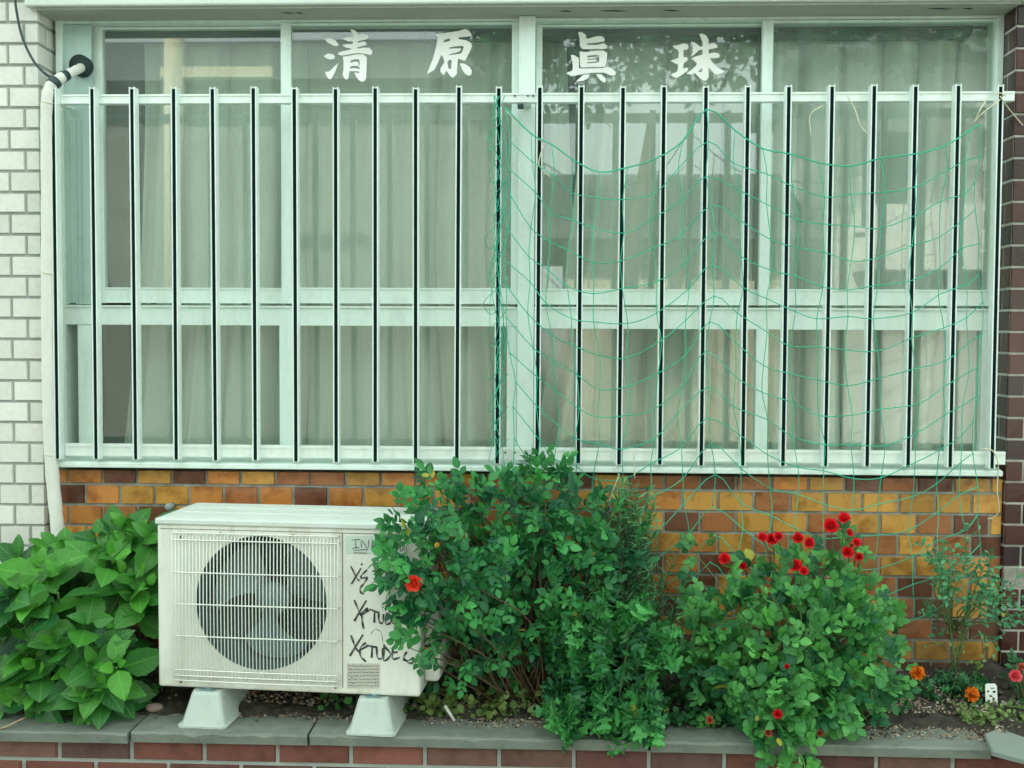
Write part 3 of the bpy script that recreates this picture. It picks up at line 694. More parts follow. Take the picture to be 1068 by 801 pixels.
# seams, screws
RUST = mat_plain('rusty_seam', (.16, .12, .085), .8)
xs_ = al(357, 640)[0]; MB().box((xs_, -.0012, .02), (xs_ + .002, .001, AH - .03)).build('panel_seam', RUST, r, local=True)
MB().box((.012, -.0012, AH - .028), (AW - .012, .001, AH - .0265)).build('lid_seam', RUST, r, local=True)
for px, py in ((189, 711), (350, 711), (350, 717), (189, 560), (230, 556), (305, 558)):
    p = al(px, py); MB().cyl((p[0], -.003, p[2]), (p[0], .002, p[2]), .0035, 10).build('screw', RUST, r, local=True)
# right-hand valve cover
mb = MB().box((AW + .001, .05, .03), (AW + .05, .26, .30)); mb.build('valve_cover', ACW, r, local=True, bevel=.015, seg=3)
# stickers and writing
def patch(name, px0, py0, px1, py1, mat, d):
    a, b, c, e = al(px0, py0), al(px1, py0), al(px1, py1), al(px0, py1)
    return MB().add([(p[0], -d, p[2]) for p in (e, c, b, a)] + [(p[0], -d + .0008, p[2]) for p in (e, c, b, a)], [(0, 1, 2, 3), (0, 4, 5, 1), (1, 5, 6, 2), (2, 6, 7, 3), (3, 7, 4, 0)]).build(name, mat, r, local=True)
patch('sticker', 360.5, 559, 389, 577, STICK, .0012)
patch('blue_sticker', 391, 559, 409, 572, BLUE, .0012)
patch('rating_label', 362, 692, 396, 718, PLATE, .0012)
def strokes(name, lines, r_, mat, off=.0012):
    mb = MB()
    for ln in lines:
        P = smooth_path([al(*p) for p in ln], 4) if len(ln) > 2 else [al(*p) for p in ln]
        P = [np.array(p) for p in P]
        for i in range(len(P) - 1): pass
        V = []; n_ = len(P)
        for i, p in enumerate(P):
            t = P[min(i + 1, n_ - 1)] - P[max(i - 1, 0)]; t = t / (np.linalg.norm(t) + 1e-9); nn_ = np.array([-t[2], 0, t[0]])
            wv = r_ * (.75 + .35 * math.sin(i * 1.3))
            yy = -off - .0002 * rng.random()
            V += [(p[0] + nn_[0] * wv, yy, p[2] + nn_[2] * wv), (p[0] - nn_[0] * wv, yy, p[2] - nn_[2] * wv)]
        V = [tuple(q) for q in V]
        mb.add(V, [(2 * i, 2 * i + 1, 2 * i + 3, 2 * i + 2) for i in range(n_ - 1)])
    return mb.build(name, mat, r, local=True)
def c3(pts): return [(350 + x / 4.71, 550 + y / 4.71) for x, y in pts]      # read from a 4.71x enlargement
strokes('ink_tag', [c3(l) for l in ([(80, 62), (120, 58)], [(100, 60), (100, 100)], [(82, 102), (118, 98)], [(128, 100), (128, 62), (160, 104), (163, 60)], [(180, 60), (178, 104)], [(208, 58), (180, 82), (222, 108)],
    [(90, 112), (160, 108)], [(92, 124), (155, 126)])], .0011, INK, .0021)
strokes('ink_tag', [c3(l) for l in ([(280, 80), (295, 70), (285, 110), (310, 78), (300, 118)], [(318, 82), (320, 120), (345, 90), (350, 130)], [(275, 130), (340, 138)])], .0011, INK, .0021)
tagA = [[(75, 190), (105, 250), (118, 262)], [(125, 200), (78, 278)], [(132, 178), (126, 184)], [(155, 208), (128, 235), (124, 250)], [(124, 250), (158, 245)], [(158, 245), (140, 275), (120, 300), (128, 325), (140, 322)], [(180, 215), (215, 213)], [(198, 214), (200, 268)], [(222, 220), (226, 262), (246, 258), (248, 218)]]
tagB = [[(92, 356), (112, 405), (135, 448)], [(152, 357), (92, 460)], [(160, 395), (132, 418), (128, 440), (138, 498)], [(132, 428), (165, 405)], [(168, 402), (215, 420)], [(192, 410), (190, 468)], [(212, 418), (214, 462), (232, 468), (236, 425)], [(252, 418), (248, 475), (272, 462), (258, 420)], [(282, 418), (280, 470), (330, 466)], [(282, 444), (318, 440)], [(352, 420), (330, 436), (352, 452), (330, 472)]]
tagC = [[(76, 530), (98, 588), (115, 612)], [(135, 526), (70, 632)], [(150, 565), (124, 590), (122, 630), (150, 660)], [(125, 600), (158, 582)], [(150, 578), (205, 590)], [(180, 588), (178, 640)], [(202, 590), (206, 638), (228, 642), (232, 592)], [(240, 575), (238, 655), (270, 625), (245, 588)], [(282, 590), (280, 645), (318, 638)], [(282, 615), (305, 612)], [(350, 610), (335, 640), (355, 655), (385, 640), (372, 668), (330, 648)]]
strokes('marker_scrawl', [c3(l) for l in tagA], .0027, INK); strokes('marker_scrawl', [c3(l) for l in tagB], .0031, INK); strokes('marker_scrawl', [c3(l) for l in tagC], .0031, INK)
strokes('thin_scratch', [c3(l) for l in ([(172, 525), (195, 500), (222, 515), (232, 560), (236, 600)],)], .0007, INK)
ln = []
for k in range(7):
    y = 694.5 + k * 3.4; x = 363.5
    while x < 394:
        w_ = random.uniform(1, 4.2); w_ = min(w_, 395 - x); ln.append([(x, y + random.uniform(-.5, .5)), (x + w_ * .5, y + random.uniform(-.7, .7)), (x + w_, y + random.uniform(-.5, .5))]); x += w_ + random.uniform(.4, 1.3)
ln += [[(365.3 + a, 695.5 + b), (366.6 + a, 696.5 + b)] for a, b in ((0, 2), (1, 10), (22, 5), (26, 16), (2, 17))] * 1
strokes('label_print', ln, .0010, INK, .0021)

# feet: two separate plastic blocks
def foot(label, px, py, y):
    b = at(px, py, y); b[2] = zc + .001; H = fl[2] - zc - .004
    t = thing('mounting_block', label, 'mounting block', tuple(b), 'plastic blocks under the air conditioner', rz=-TH)
    w0, w1, L0 = .070, .043, .34
    prof_ = [(w0 + .006, -.006, .0, L0 + .006), (w0 + .006, -.006, .006, L0 + .006), (w0 - .002, .004, .008, L0 - .004), (w1 + .003, .026, H - .008, L0 - .028), (w1, .030, H, L0 - .032)]
    V = []; cr = 3
    for (w_, ya, z, yb) in prof_:
        rc = .016
        for cx_, cy_, a in ((w_ - rc, ya + rc, -90), (w_ - rc, yb - rc, 0), (-w_ + rc, yb - rc, 90), (-w_ + rc, ya + rc, 180)):
            for k in range(cr + 1):
                an = rad(a + 90 * k / cr); V.append((cx_ + rc * math.cos(an), cy_ + rc * math.sin(an), z))
    m_ = 4 * (cr + 1); np_ = len(prof_)
    Fc = [(i * m_ + k, i * m_ + (k + 1) % m_, (i + 1) * m_ + (k + 1) % m_, (i + 1) * m_ + k) for i in range(np_ - 1) for k in range(m_)] + [tuple(range((np_ - 1) * m_, np_ * m_))]
    o = MB().add(V, Fc, None, False).build('block', FOOT, t, local=True)
    MB().box((-.022, .036, H), (.022, .085, H + .003)).cyl((0, .058, H + .0025), (0, .058, H + .006), .010, 6).build('bolt_plate', BOLT, t, local=True)
foot('pale plastic block under the left end of the air conditioner', 210, 759, -.462)
foot('pale plastic block under the scrawled right end of the air conditioner', 386, 766, -.495)

# ------------------------------------------------------------------ foliage helpers
def leaf_template(n=5, width=.5, tip=.25, fold=.12, droop=.15, serr=0.0, wpos=.42, half=1):
    """blade along +x, normal +z; columns: left edge .. midrib .. right edge"""
    V = []; UV = []; cols = 2 * half + 1
    for i in range(n + 1):
        t = i / n
        w_ = width * .5 * (math.sin(math.pi * t ** (math.log(.5) / math.log(wpos)))) ** (.85)
        if i == n: w_ = 0
        if i == 0: w_ = .02
        if 0 < i < n and serr: w_ *= 1 + serr * (1 if i % 2 else -1)
        for c in range(-half, half + 1):
            s_ = c / half; z = fold * abs(s_) * w_ * 2 - droop * t * t - .10 * width * s_ * s_ * (.5)
            V.append((t + (0.02 * abs(s_)), s_ * w_, z)); UV.append((.5 + s_ * .5 * min(1, w_ / (width * .5 + 1e-6)), t))
    Fc = []
    for i in range(n):
        for c in range(cols - 1):
            a = i * cols + c; Fc.append((a, a + cols, a + cols + 1, a + 1))
    return np.array(V, float), np.array(Fc, int), np.array(UV, float)
T_ROSE = leaf_template(5, .62, fold=.10, droop=.12, wpos=.45)
T_ROUND = leaf_template(5, .74, fold=.08, droop=.12, wpos=.48)
T_HYD = leaf_template(11, .66, fold=.15, droop=.15, serr=.035, wpos=.43, half=2)
T_NEEDLE = leaf_template(2, .17, fold=.1, droop=.1, wpos=.5)
T_SMALL = leaf_template(3, .55, fold=.1, droop=.1, wpos=.5)
def lobed():
    P = [(0, .02), (.18, .10), (.22, .34), (.36, .40), (.40, .16), (.55, .17), (.62, .38), (.76, .32), (.78, .13), (1.0, 0)]
    V = []; UV = []
    for x, w_ in P:
        for s_ in (-1, 0, 1): V.append((x + (.06 if abs(s_) and w_ > .25 else 0), s_ * w_, .06 * abs(s_) - .14 * x * x)); UV.append((.5 + s_ * w_, x))
    Fc = [(i * 3 + c, (i + 1) * 3 + c, (i + 1) * 3 + c + 1, i * 3 + c + 1) for i in range(len(P) - 1) for c in range(2)]
    return np.array(V, float), np.array(Fc, int), np.array(UV, float)
T_LOBE = lobed()
def nz(a): return a / (np.linalg.norm(a, axis=-1, keepdims=True) + 1e-9)
class Leaves:
    def __init__(s): s.p = []; s.d = []; s.n = []; s.s = []; s.t = []
    def add(s, p, d, n, sc, tint): s.p.append(p); s.d.append(d); s.n.append(n); s.s.append(sc); s.t.append(tint)
    def build(s, name, tmpl, mat, parent, age=.004):
        T, Fc, UV = tmpl; p = np.array(s.p); d = nz(np.array(s.d)); n = np.array(s.n); n = nz(n - (n * d).sum(1, keepdims=True) * d)
        side = np.cross(n, d); sc = np.array(s.s)[:, None, None]
        cw = 1 + rng.normal(0, .12, (len(p), 1)); cz = 1 + rng.normal(0, .8, (len(p), 1))
        V = p[:, None, :] + sc * (T[None, :, 0:1] * d[:, None, :] + (T[None, :, 1] * cw)[:, :, None] * side[:, None, :] + (T[None, :, 2] * cz)[:, :, None] * n[:, None, :])
        k = len(T); m = len(p); V = V.reshape(-1, 3) - np.array(root_loc(parent))
        Fa = (Fc[None] + (np.arange(m) * k)[:, None, None]).reshape(-1, 4)
        me = bpy.data.meshes.new(name); me.from_pydata(V.tolist(), [], Fa.tolist()); me.update()
        me.polygons.foreach_set('use_smooth', np.ones(len(Fa), bool))
        uv = me.uv_layers.new(name='UVMap'); uv.data.foreach_set('uv', np.tile(UV[Fc.ravel()], (m, 1)).astype(np.float32).ravel())
        a = me.attributes.new('tint', 'FLOAT', 'POINT'); a.data.foreach_set('value', np.repeat(np.where(rng.random(len(s.t)) < age, 1.0, np.clip(s.t, 0, .94)), k).astype(np.float32))
        me.materials.append(mat); return link_mesh(name, me, parent)
def rand_unit(): v = rng.normal(size=3); return v / np.linalg.norm(v)
UP = np.array([0, 0, 1.0]); FRONT = np.array([0, -1.0, 0])
def compound(L, p, d, n, size, tint, k=5):
    """a rose leaf: leaflets in pairs along a stalk with one at the end"""
    d = d / np.linalg.norm(d); n = n - (n @ d) * d; n = n / (np.linalg.norm(n) + 1e-9); s_ = np.cross(n, d)
    st = [(1.0, 0), (.66, 1), (.66, -1)] + ([(.30, 1), (.30, -1)] if k >= 5 else [])
    for a, sg in st:
        q = p + d * size * 1.35 * a + n * (-.10 * size * a * a)
        dd = d + s_ * sg * 1.15 + rng.normal(size=3) * .10 if sg else d + rng.normal(size=3) * .08
        f = 1.0 if a == 1.0 else (.88 if a > .5 else .72)
        L.add(q, dd, n + rng.normal(size=3) * .22, size * f * rng.uniform(.85, 1.12), tint + rng.normal() * .08)
def ell(px, py, rx, ry, y, ryd):
    c = at(px, py, y); k = scl(y); return (c, np.array([rx / k, ryd, ry / k]))
def rose_bush(root, ells, counts, size, mat, tmpl, base, wood, k5=.75, bright=.0):
    L = Leaves(); ST = MB(); tips = []
    for (c, R_), m in zip(ells, counts):
        for _ in range(m):
            u = rand_unit()
            if u[1] > .35: u[1] *= -1
            f = rng.random() ** .42 * 1.02 + .03 * rng.normal()
            p = c + u * R_ * f
            if p[1] > -.03: p[1] = -.03 - .05 * rng.random()
            o = nz(u / R_); 
            d = nz(o * .75 + rand_unit() * .75 + UP * .12); n = nz(UP * .62 + FRONT * .58 + o * .45 + rand_unit() * .42)
            zr = (p[2] - c[2]) / R_[2]
            tint = np.clip(.42 + bright + rng.normal() * .30, 0, 1)
            if rng.random() < .06: tint = min(1, tint + .4)
            compound(L, p, d, n, size * rng.uniform(.72, 1.18), tint, 5 if rng.random() < k5 else 3)
            if rng.random() < .16: tips.append(p)
    for t in tips:
        b = base + rng.normal(size=3) * np.array([.04, .03, 0]); mid = (b + t) / 2 + rng.normal(size=3) * .04 + UP * .03
        ST.tube(smooth_path([b, mid, t], 4), list(np.linspace(.0042, .0014, 9)), 5)
    L.build('foliage', tmpl, mat, root); ST.build('stem', wood, root)
PETAL = []
def petal_mesh(name, mat, kind='rose', seed=0):
    """one bloom, 1 unit in radius, facing +z; layered petals"""
    rg = np.random.default_rng(seed); mb = MB(); T = []
    def petal(az_, tilt, ln, w_, cup, off, tint):
        n1, n2 = 5, 5; V = []
        for i in range(n1):
            t = i / (n1 - 1)
            for j in range(n2):
                s_ = j / (n2 - 1) - .5
                wid = w_ * math.sin(math.pi * (.12 + .72 * t)) * s_ * 2
                ph = tilt + cup * t; x = off + ln * t * math.cos(ph); z = ln * t * math.sin(ph) - .35 * abs(s_) ** 2 * w_ + (.06 * math.sin(s_ * 9 + az_ * 3) * t)
                rr_ = x; V.append((rr_ * math.cos(az_) - wid * math.sin(az_), rr_ * math.sin(az_) + wid * math.cos(az_), z))
        mb.add(V, [(i * n2 + j, i * n2 + j + 1, (i + 1) * n2 + j + 1, (i + 1) * n2 + j) for i in range(n1 - 1) for j in range(n2 - 1)], None, True)
        T.extend([tint] * len(V))
    if kind == 'rose':
        for ring_, (cnt, tilt, ln, w_, off) in enumerate(((6, .30, .82, .42, .15), (6, .70, .78, .40, .12), (6, 1.02, .74, .36, .10), (6, 1.25, .72, .30, .09), (5, 1.42, .72, .24, .05), (4, 1.55, .72, .20, .01))):
            for k in range(cnt): petal(2 * math.pi * (k + .5 * (ring_ % 2)) / cnt + rg.normal() * .12, tilt + rg.normal() * .08, ln, w_, .25, off, np.clip(.62 + rg.normal() * .2, 0, 1))
    elif kind == 'pom':
        for ring_ in range(7):
            cnt = 11 - ring_
            for k in range(cnt): petal(2 * math.pi * (k + .37 * ring_) / cnt + rg.normal() * .15, -.1 + .24 * ring_ + rg.normal() * .1, .95 - .05 * ring_, .22, .3, .02, np.clip(.6 + rg.normal() * .25, 0, 1))
    else:
        for ring_ in range(3):
            for k in range(4): petal(2 * math.pi * (k + .5 * ring_) / 4, 1.1 + .12 * ring_, 1.1 - .1 * ring_, .34, .22, .05, np.clip(.5 + rg.normal() * .2, 0, 1))
    me = bpy.data.meshes.new(name); me.from_pydata(mb.v, [], mb.f); me.update(); me.polygons.foreach_set('use_smooth', np.ones(len(mb.f), bool))
    a = me.attributes.new('tint', 'FLOAT', 'POINT'); a.data.foreach_set('value', np.array(T, np.float32)); me.materials.append(mat); return me
M_RED = [petal_mesh('red_bloom', P_RED, 'rose', s_) for s_ in (1, 2)]; M_CORAL = petal_mesh('coral_bloom', P_CORAL, 'rose', 3); M_PINK = petal_mesh('pink_bloom', P_PINK, 'rose', 4)
M_POM = petal_mesh('orange_bloom', P_ORANGE, 'pom', 5); M_RBUD = petal_mesh('red_bud', P_RED, 'bud', 6); M_YBUD = petal_mesh('yellow_bud', P_YEL, 'bud', 7); M_FADE = petal_mesh('faded_bloom', P_BUD, 'rose', 8)
def bloom(root, name, me, px, py, rpx, y, lean=(0, -1, .5), stem_to=None, label=None):
    p = at(px, py, y); o = link_mesh(name, me, root, tuple(p - np.array(root_loc(root)))); s_ = rpx / scl(y); o.scale = (s_, s_, s_)
    v = Vector(lean) + Vector(rng.normal(size=3) * .18); o.rotation_euler = v.to_track_quat('Z', 'Y').to_euler()
    if label: o['label'] = label
    if stem_to is not None:
        b = at(*stem_to); q = p - np.array(v.normalized()) * s_ * .2
        MB().tube(smooth_path([b, (b + q) / 2 + np.array([.006, 0, .008]), q], 4), .0018, 5).build('stem', STEM, root)
    return o

# ------------------------------------------------------------------ hydrangea at the left
hb = at(75, 742, -.25); hb[2] = .335
r = thing('hydrangea_bush', 'leafy hydrangea with large glossy green leaves left of the air conditioner', 'shrub', tuple(hb))
L = Leaves(); ST = MB()
def shoot(c, up, size, tint, pairs=3):
    up = up / np.linalg.norm(up); a = np.cross(up, rand_unit()); a /= np.linalg.norm(a); b = np.cross(up, a)
    for k in range(pairs):
        f = [.42, .82, 1.0, 1.02][k]; el = [1.0, .52, .12, -.22][k]
        q = c - up * .035 * k
        ax = a if k % 2 == 0 else b
        for sg in (1, -1):
            d = ax * sg * math.cos(el) + up * math.sin(el) + rng.normal(size=3) * .16
            n = up * math.cos(el) - ax * sg * math.sin(el) + FRONT * .25 + rng.normal(size=3) * .12
            L.add(q + nz(d) * .012, d, n, size * f * rng.uniform(.85, 1.15), tint + [.35, .1, -.03, -.1][k] + rng.normal() * .14)
def hyd_zone(n, cx, cy, rx, ry, y0, y1, size):
    cnt = 0
    while cnt < n:
        a, b = rng.uniform(-1, 1, 2)
        if a * a + b * b > 1: continue
        y = y0 + (y1 - y0) * rng.random(); px, py = cx + a * rx, cy + b * ry
        p = at(px, py, y); low = max(0, min(1, (py - 600) / 110)); up = np.array([a * .42, -.55 - .35 * low, .95 - .42 * low]) + rng.normal(size=3) * .2
        shoot(p, up, size * rng.uniform(.8, 1.15), .36 + rng.normal() * .16, 3 if rng.random() < .6 else 4); cnt += 1
        bb = hb + rng.normal(size=3) * np.array([.12, .05, 0]); ST.tube(smooth_path([bb, (bb + p) / 2 + UP * .03, p - up / np.linalg.norm(up) * .05], 4), list(np.linspace(.006, .003, 9)), 6)
hyd_zone(19, 50, 660, 92, 72, -.46, -.34, .14)
hyd_zone(15, 45, 600, 105, 36, -.36, -.2, .14)
hyd_zone(9, 128, 562, 34, 26, -.3, -.2, .13)
hyd_zone(11, 50, 705, 95, 32, -.50, -.38, .125)
hyd_zone(14, 40, 660, 95, 70, -.28, -.12, .13)
hyd_zone(4, 105, 695, 30, 35, -.50, -.42, .12); hyd_zone(6, 140, 615, 18, 34, -.36, -.2, .12)
L.build('foliage', T_HYD, L_HYD, r); ST.build('stem', STEM, r)

# ------------------------------------------------------------------ middle rose bush
b = at(545, 742, -.22); b[2] = .34
r = thing('rose_bush', 'tall dark green rose bush with one coral rose, spilling over the air conditioner', 'rose bush', tuple(b))
E1 = [ell(520, 545, 98, 50, -.22, .12), ell(472, 605, 66, 66, -.46, .08), ell(560, 615, 78, 72, -.25, .14), ell(562, 503, 36, 24, -.14, .06), ell(490, 668, 58, 44, -.36, .10),
      ell(424, 588, 26, 34, -.53, .035), ell(605, 560, 40, 48, -.2, .08), ell(425, 545, 22, 26, -.48, .04), ell(440, 655, 24, 40, -.53, .03), ell(545, 655, 70, 55, -.22, .10), ell(470, 520, 42, 22, -.25, .06), ell(566, 484, 14, 10, -.1, .03), ell(530, 610, 105, 85, -.12, .05), ell(645, 575, 40, 60, -.2, .06)]
rose_bush(r, E1, [185, 135, 150, 36, 86, 30, 56, 19, 17, 100, 36, 9, 130, 10], .0365, L_ROSE, T_ROSE, b, WOOD, .75, -.02)
bloom(r, 'coral_rose', M_CORAL, 432, 608, 10.5, -.60, (-.1, -1, .2)); bloom(r, 'yellow_bud', M_YBUD, 454, 571, 6, -.55, (0, -.5, .8)); bloom(r, 'faded_rose', M_FADE, 443, 679, 4.5, -.56)

# narrow-leaved shrub behind it
b = at(655, 700, -.16); b[2] = .36
r = thing('rosemary_shrub', 'upright shrub of narrow grey-green needles between the two rose bushes', 'shrub', tuple(b))
L = Leaves(); ST = MB()
for k in range(92):
    px = rng.normal(655, 24); py = rng.uniform(505, 660); y = rng.uniform(-.2, -.06)
    px = 657 + (px - 657) * (.65 + .5 * (py - 500) / 160)
    t = at(px, py, y); root_ = b + rng.normal(size=3) * np.array([.05, .03, 0]); root_[2] = .36
    path = smooth_path([root_, root_ + (t - root_) * .55 + np.array([rng.normal() * .02, 0, .0]), t], 8)
    ST.tube(path, list(np.linspace(.0028, .0012, len(path))), 5)
    for i in range(int(len(path) * .25), len(path)):
        ax = nz(path[i] - path[i - 1])
        for _ in range(7):
            d = nz(ax * .75 + rand_unit() * .85); L.add(path[i] + rand_unit() * .004, d, rand_unit() + UP * .6 + FRONT * .4, rng.uniform(.024, .046), .45 + rng.normal() * .3 + (.25 if i > len(path) * .75 else 0))
L.build('foliage', T_NEEDLE, L_ROSM, r); ST.build('stem', WOOD, r)

# feathery plant in front, hanging over the coping
b = at(630, 755, -.36); b[2] = .335
r = thing('feathery_plant', 'bushy plant of small lobed leaves hanging over the coping between the roses', 'plant', tuple(b))
L = Leaves(); ST = MB()
for k in range(66):
    a = rng.uniform(-1, 1); px = 635 + 62 * a + rng.normal() * 6; py = rng.uniform(622, 772) if abs(a) < .75 else rng.uniform(650, 755); y = -.5 + .26 * rng.random() if py < 745 else rng.uniform(-.53, -.48)
    t = at(px, py, y); root_ = b + np.array([a * .07, rng.normal() * .04, 0])
    path = smooth_path([root_, (root_ + t) / 2 + np.array([0, -.02, .05]), t], 7); ST.tube(path, list(np.linspace(.0028, .0012, len(path))), 5)
    for i in range(3, len(path)):
        for _ in range(2 if i < len(path) - 3 else 3):
            d = nz(nz(path[i] - path[i - 1]) * .5 + rand_unit() * .8 + FRONT * .2); L.add(path[i], d, UP * .5 + FRONT * .6 + rand_unit() * .6, rng.uniform(.032, .066), .40 + rng.normal() * .26 + (.3 if i > len(path) - 3 else 0))
L.build('foliage', T_LOBE, L_MUG, r); ST.build('stem', STEM, r)

# ------------------------------------------------------------------ right rose bush
b = at(825, 762, -.25); b[2] = .345
r = thing('rose_bush', 'broad bright green rose bush topped with a cluster of red roses', 'rose bush', tuple(b))
E2 = [ell(825, 675, 104, 76, -.30, .13), ell(752, 645, 46, 46, -.26, .10), ell(885, 655, 52, 58, -.26, .10), ell(828, 606, 66, 26, -.2, .08), ell(812, 748, 40, 40, -.47, .06), ell(915, 708, 34, 38, -.36, .07), ell(725, 680, 26, 42, -.3, .07),
      ell(905, 625, 30, 26, -.2, .05), ell(775, 715, 55, 34, -.38, .08), ell(866, 725, 46, 36, -.42, .08), ell(880, 580, 12, 20, -.16, .03), ell(730, 575, 18, 14, -.1, .03), ell(828, 785, 20, 14, -.53, .03), ell(825, 670, 110, 70, -.13, .05)]
rose_bush(r, E2, [240, 70, 82, 66, 58, 35, 32, 22, 58, 55, 9, 5, 13, 85], .0365, L_ROSE2, T_ROUND, b, STEM, .6, .05)
for i, (px, py, rp, st) in enumerate(((866, 549, 9.5, (868, 600)), (880.5, 541, 7.5, (872, 600)), (795, 561, 6.5, (806, 600)), (805, 562, 7.5, (806, 605)), (812, 560, 6, (812, 600)), (833, 561, 7, (836, 600)), (843, 566, 7, (840, 600)), (830, 590, 8, (832, 615)),
        (838, 596, 6, (836, 615)), (756, 583, 7.5, (770, 610)), (885, 556, 5.5, (884, 600)), (884, 576, 7.5, (882, 605)), (896, 581, 5.5, (890, 610)), (893, 566, 6, (888, 600)), (775, 590, 5, (778, 615)))):
    bloom(r, 'red_rose', M_RED[i % 2], px, py, rp, -.26 - .05 * rng.random(), (rng.normal() * .3, -1, .55), (*st, -.2))
bloom(r, 'red_rose', M_RBUD, 820, 697, 6.5, -.47, (0, -.8, .6)); bloom(r, 'red_rose', M_RED[0], 811, 745, 6, -.56, (0, -1, .3)); bloom(r, 'faded_rose', M_FADE, 801, 764, 5, -.55); bloom(r, 'faded_rose', M_FADE, 740, 751, 5, -.44); bloom(r, 'faded_rose', M_FADE, 855, 765, 4.5, -.52)
bloom(r, 'faded_rose', M_FADE, 888, 569, 4, -.31, label='withered pale rose among the red ones')

# ------------------------------------------------------------------ arching plant at the right
b = at(995, 705, -.12); b[2] = .39
r = thing('arching_plant', 'wispy plant with rows of tiny glossy leaflets against the brown tile corner', 'plant', tuple(b))
L = Leaves(); ST = MB()
paths = [[(995, 705), (992, 640), (1000, 590), (1006, 558)], [(995, 705), (985, 640), (980, 600), (985, 575)], [(995, 700), (1005, 640), (1020, 600), (1034, 575)], [(996, 690), (1005, 650), (1030, 632), (1072, 634)], [(996, 690), (1010, 655), (1035, 647), (1062, 650)],
         [(996, 690), (985, 650), (972, 630), (968, 645)], [(996, 680), (1012, 640), (1030, 610), (1040, 600)], [(996, 680), (1010, 625), (1016, 600), (1012, 585)], [(996, 690), (1008, 670), (1025, 660), (1040, 668)], [(996, 690), (1000, 640), (1022, 622), (1045, 622)],
         [(996, 690), (1015, 650), (1040, 640), (1068, 646)], [(995, 690), (990, 655), (980, 640), (975, 660)], [(996, 690), (992, 640), (990, 615), (996, 600)], [(996, 690), (1018, 648), (1050, 652), (1078, 640)]]
paths += [[(995, 700), (988, 650), (985 + rng.normal() * 10, 610), (990 + rng.normal() * 16, 560 + 25 * rng.random())] for _ in range(7)] + [[(997, 695), (1008, 650), (1022 + rng.normal() * 8, 620), (1042 + rng.normal() * 12, 590 + 40 * rng.random())] for _ in range(6)]
for P in paths:
    y = rng.uniform(-.26, -.06); P = [(a + rng.normal() * 3, b_ + rng.normal() * 3) for a, b_ in P]
    q = smooth_path([at(px, py, -.12 + (y + .12) * i / 3) for i, (px, py) in enumerate(P)], 7); main = P is None or rng.random() < .16
    if not main: q = [q[6] * .0 + at(993 + rng.normal() * 2, 655 + rng.normal() * 6, -.12)] + q[8:]
    ST.tube(q, list(np.linspace(.0022, .0009, len(q))), 5)
    for i in range(len(q) // 3, len(q)):
        ax = nz(q[i] - q[i - 1]); sd_ = nz(np.cross(ax, UP * .6 + FRONT * .8) + rng.normal(size=3) * .25)
        for sg in (1, -1):
            if rng.random() < .8: L.add(q[i] + rng.normal(size=3) * .003, sd_ * sg + ax * .5 + rng.normal(size=3) * .35, UP * .7 + FRONT * .5 + rng.normal(size=3) * .5, rng.uniform(.014, .026), .5 + rng.normal() * .3)
        if rng.random() < .22:                     # a side twig
            e = q[i] + (sd_ * rng.choice([1, -1]) + ax * .6) * rng.uniform(.03, .06); ST.tube([q[i], e], .0008, 4)
            for t_ in (.4, .6, .8, 1.0): L.add(q[i] + (e - q[i]) * t_, rand_unit() + ax * .4, UP * .6 + FRONT * .6 + rand_unit() * .4, rng.uniform(.012, .021), .55 + rng.normal() * .3)
L.build('foliage', T_SMALL, L_FERN, r); ST.build('stem', STEM, r)

# marigolds
r0 = at(985, 735, -.2); r0[2] = .365
r = thing('marigold_plant', 'low dark leafed marigold with two orange blooms near the plant tag', 'flower', tuple(r0))
L = Leaves(); ST = MB()
for k in range(120):
    px = rng.uniform(940, 1032); t = at(px, rng.uniform(702, 745), rng.uniform(-.24, -.08)); bb = np.array([t[0] + rng.normal() * .02, t[1] + .01, .36]); ST.tube([bb, (bb + t) / 2, t], .0012, 4)
    for i in range(6): L.add(bb + (t - bb) * rng.uniform(.2, 1), rand_unit() + UP * .5, UP + FRONT * .6 + rand_unit() * .6, rng.uniform(.018, .038), .45 + rng.normal() * .25)
L.build('foliage', T_LOBE, L_DARK, r); ST.build('stem', STEM, r)
bloom(r, 'orange_bloom', M_POM, 957, 702, 8.5, -.24, (-.3, -.8, .6), (965, 735, -.2)); bloom(r, 'orange_bloom', M_POM, 1013, 724, 9, -.24, (.1, -1, .35), (1012, 745, -.2))
# little rose at the right edge
r0 = at(1066, 745, -.22); r0[2] = .37
r = thing('miniature_rose', 'small dark leafed rose with one pink bloom at the right edge', 'flower', tuple(r0))
L = Leaves(); ST = MB()
for k in range(46):
    t = at(rng.uniform(1048, 1100), rng.uniform(690, 745), rng.uniform(-.26, -.1)); ST.tube([r0 + rng.normal(size=3) * .01, (r0 + t) / 2, t], .0014, 4); compound(L, t, rand_unit() + UP * .3, UP + FRONT + rand_unit() * .6, .026, .4 + rng.normal() * .2, 5)
L.build('foliage', T_ROSE, L_DARK, r); ST.build('stem', STEM, r)
bloom(r, 'pink_bloom', M_PINK, 1059, 705, 7.5, -.3, (-.1, -1, .35)); bloom(r, 'faded_rose', M_FADE, 1065, 696, 5, -.3)
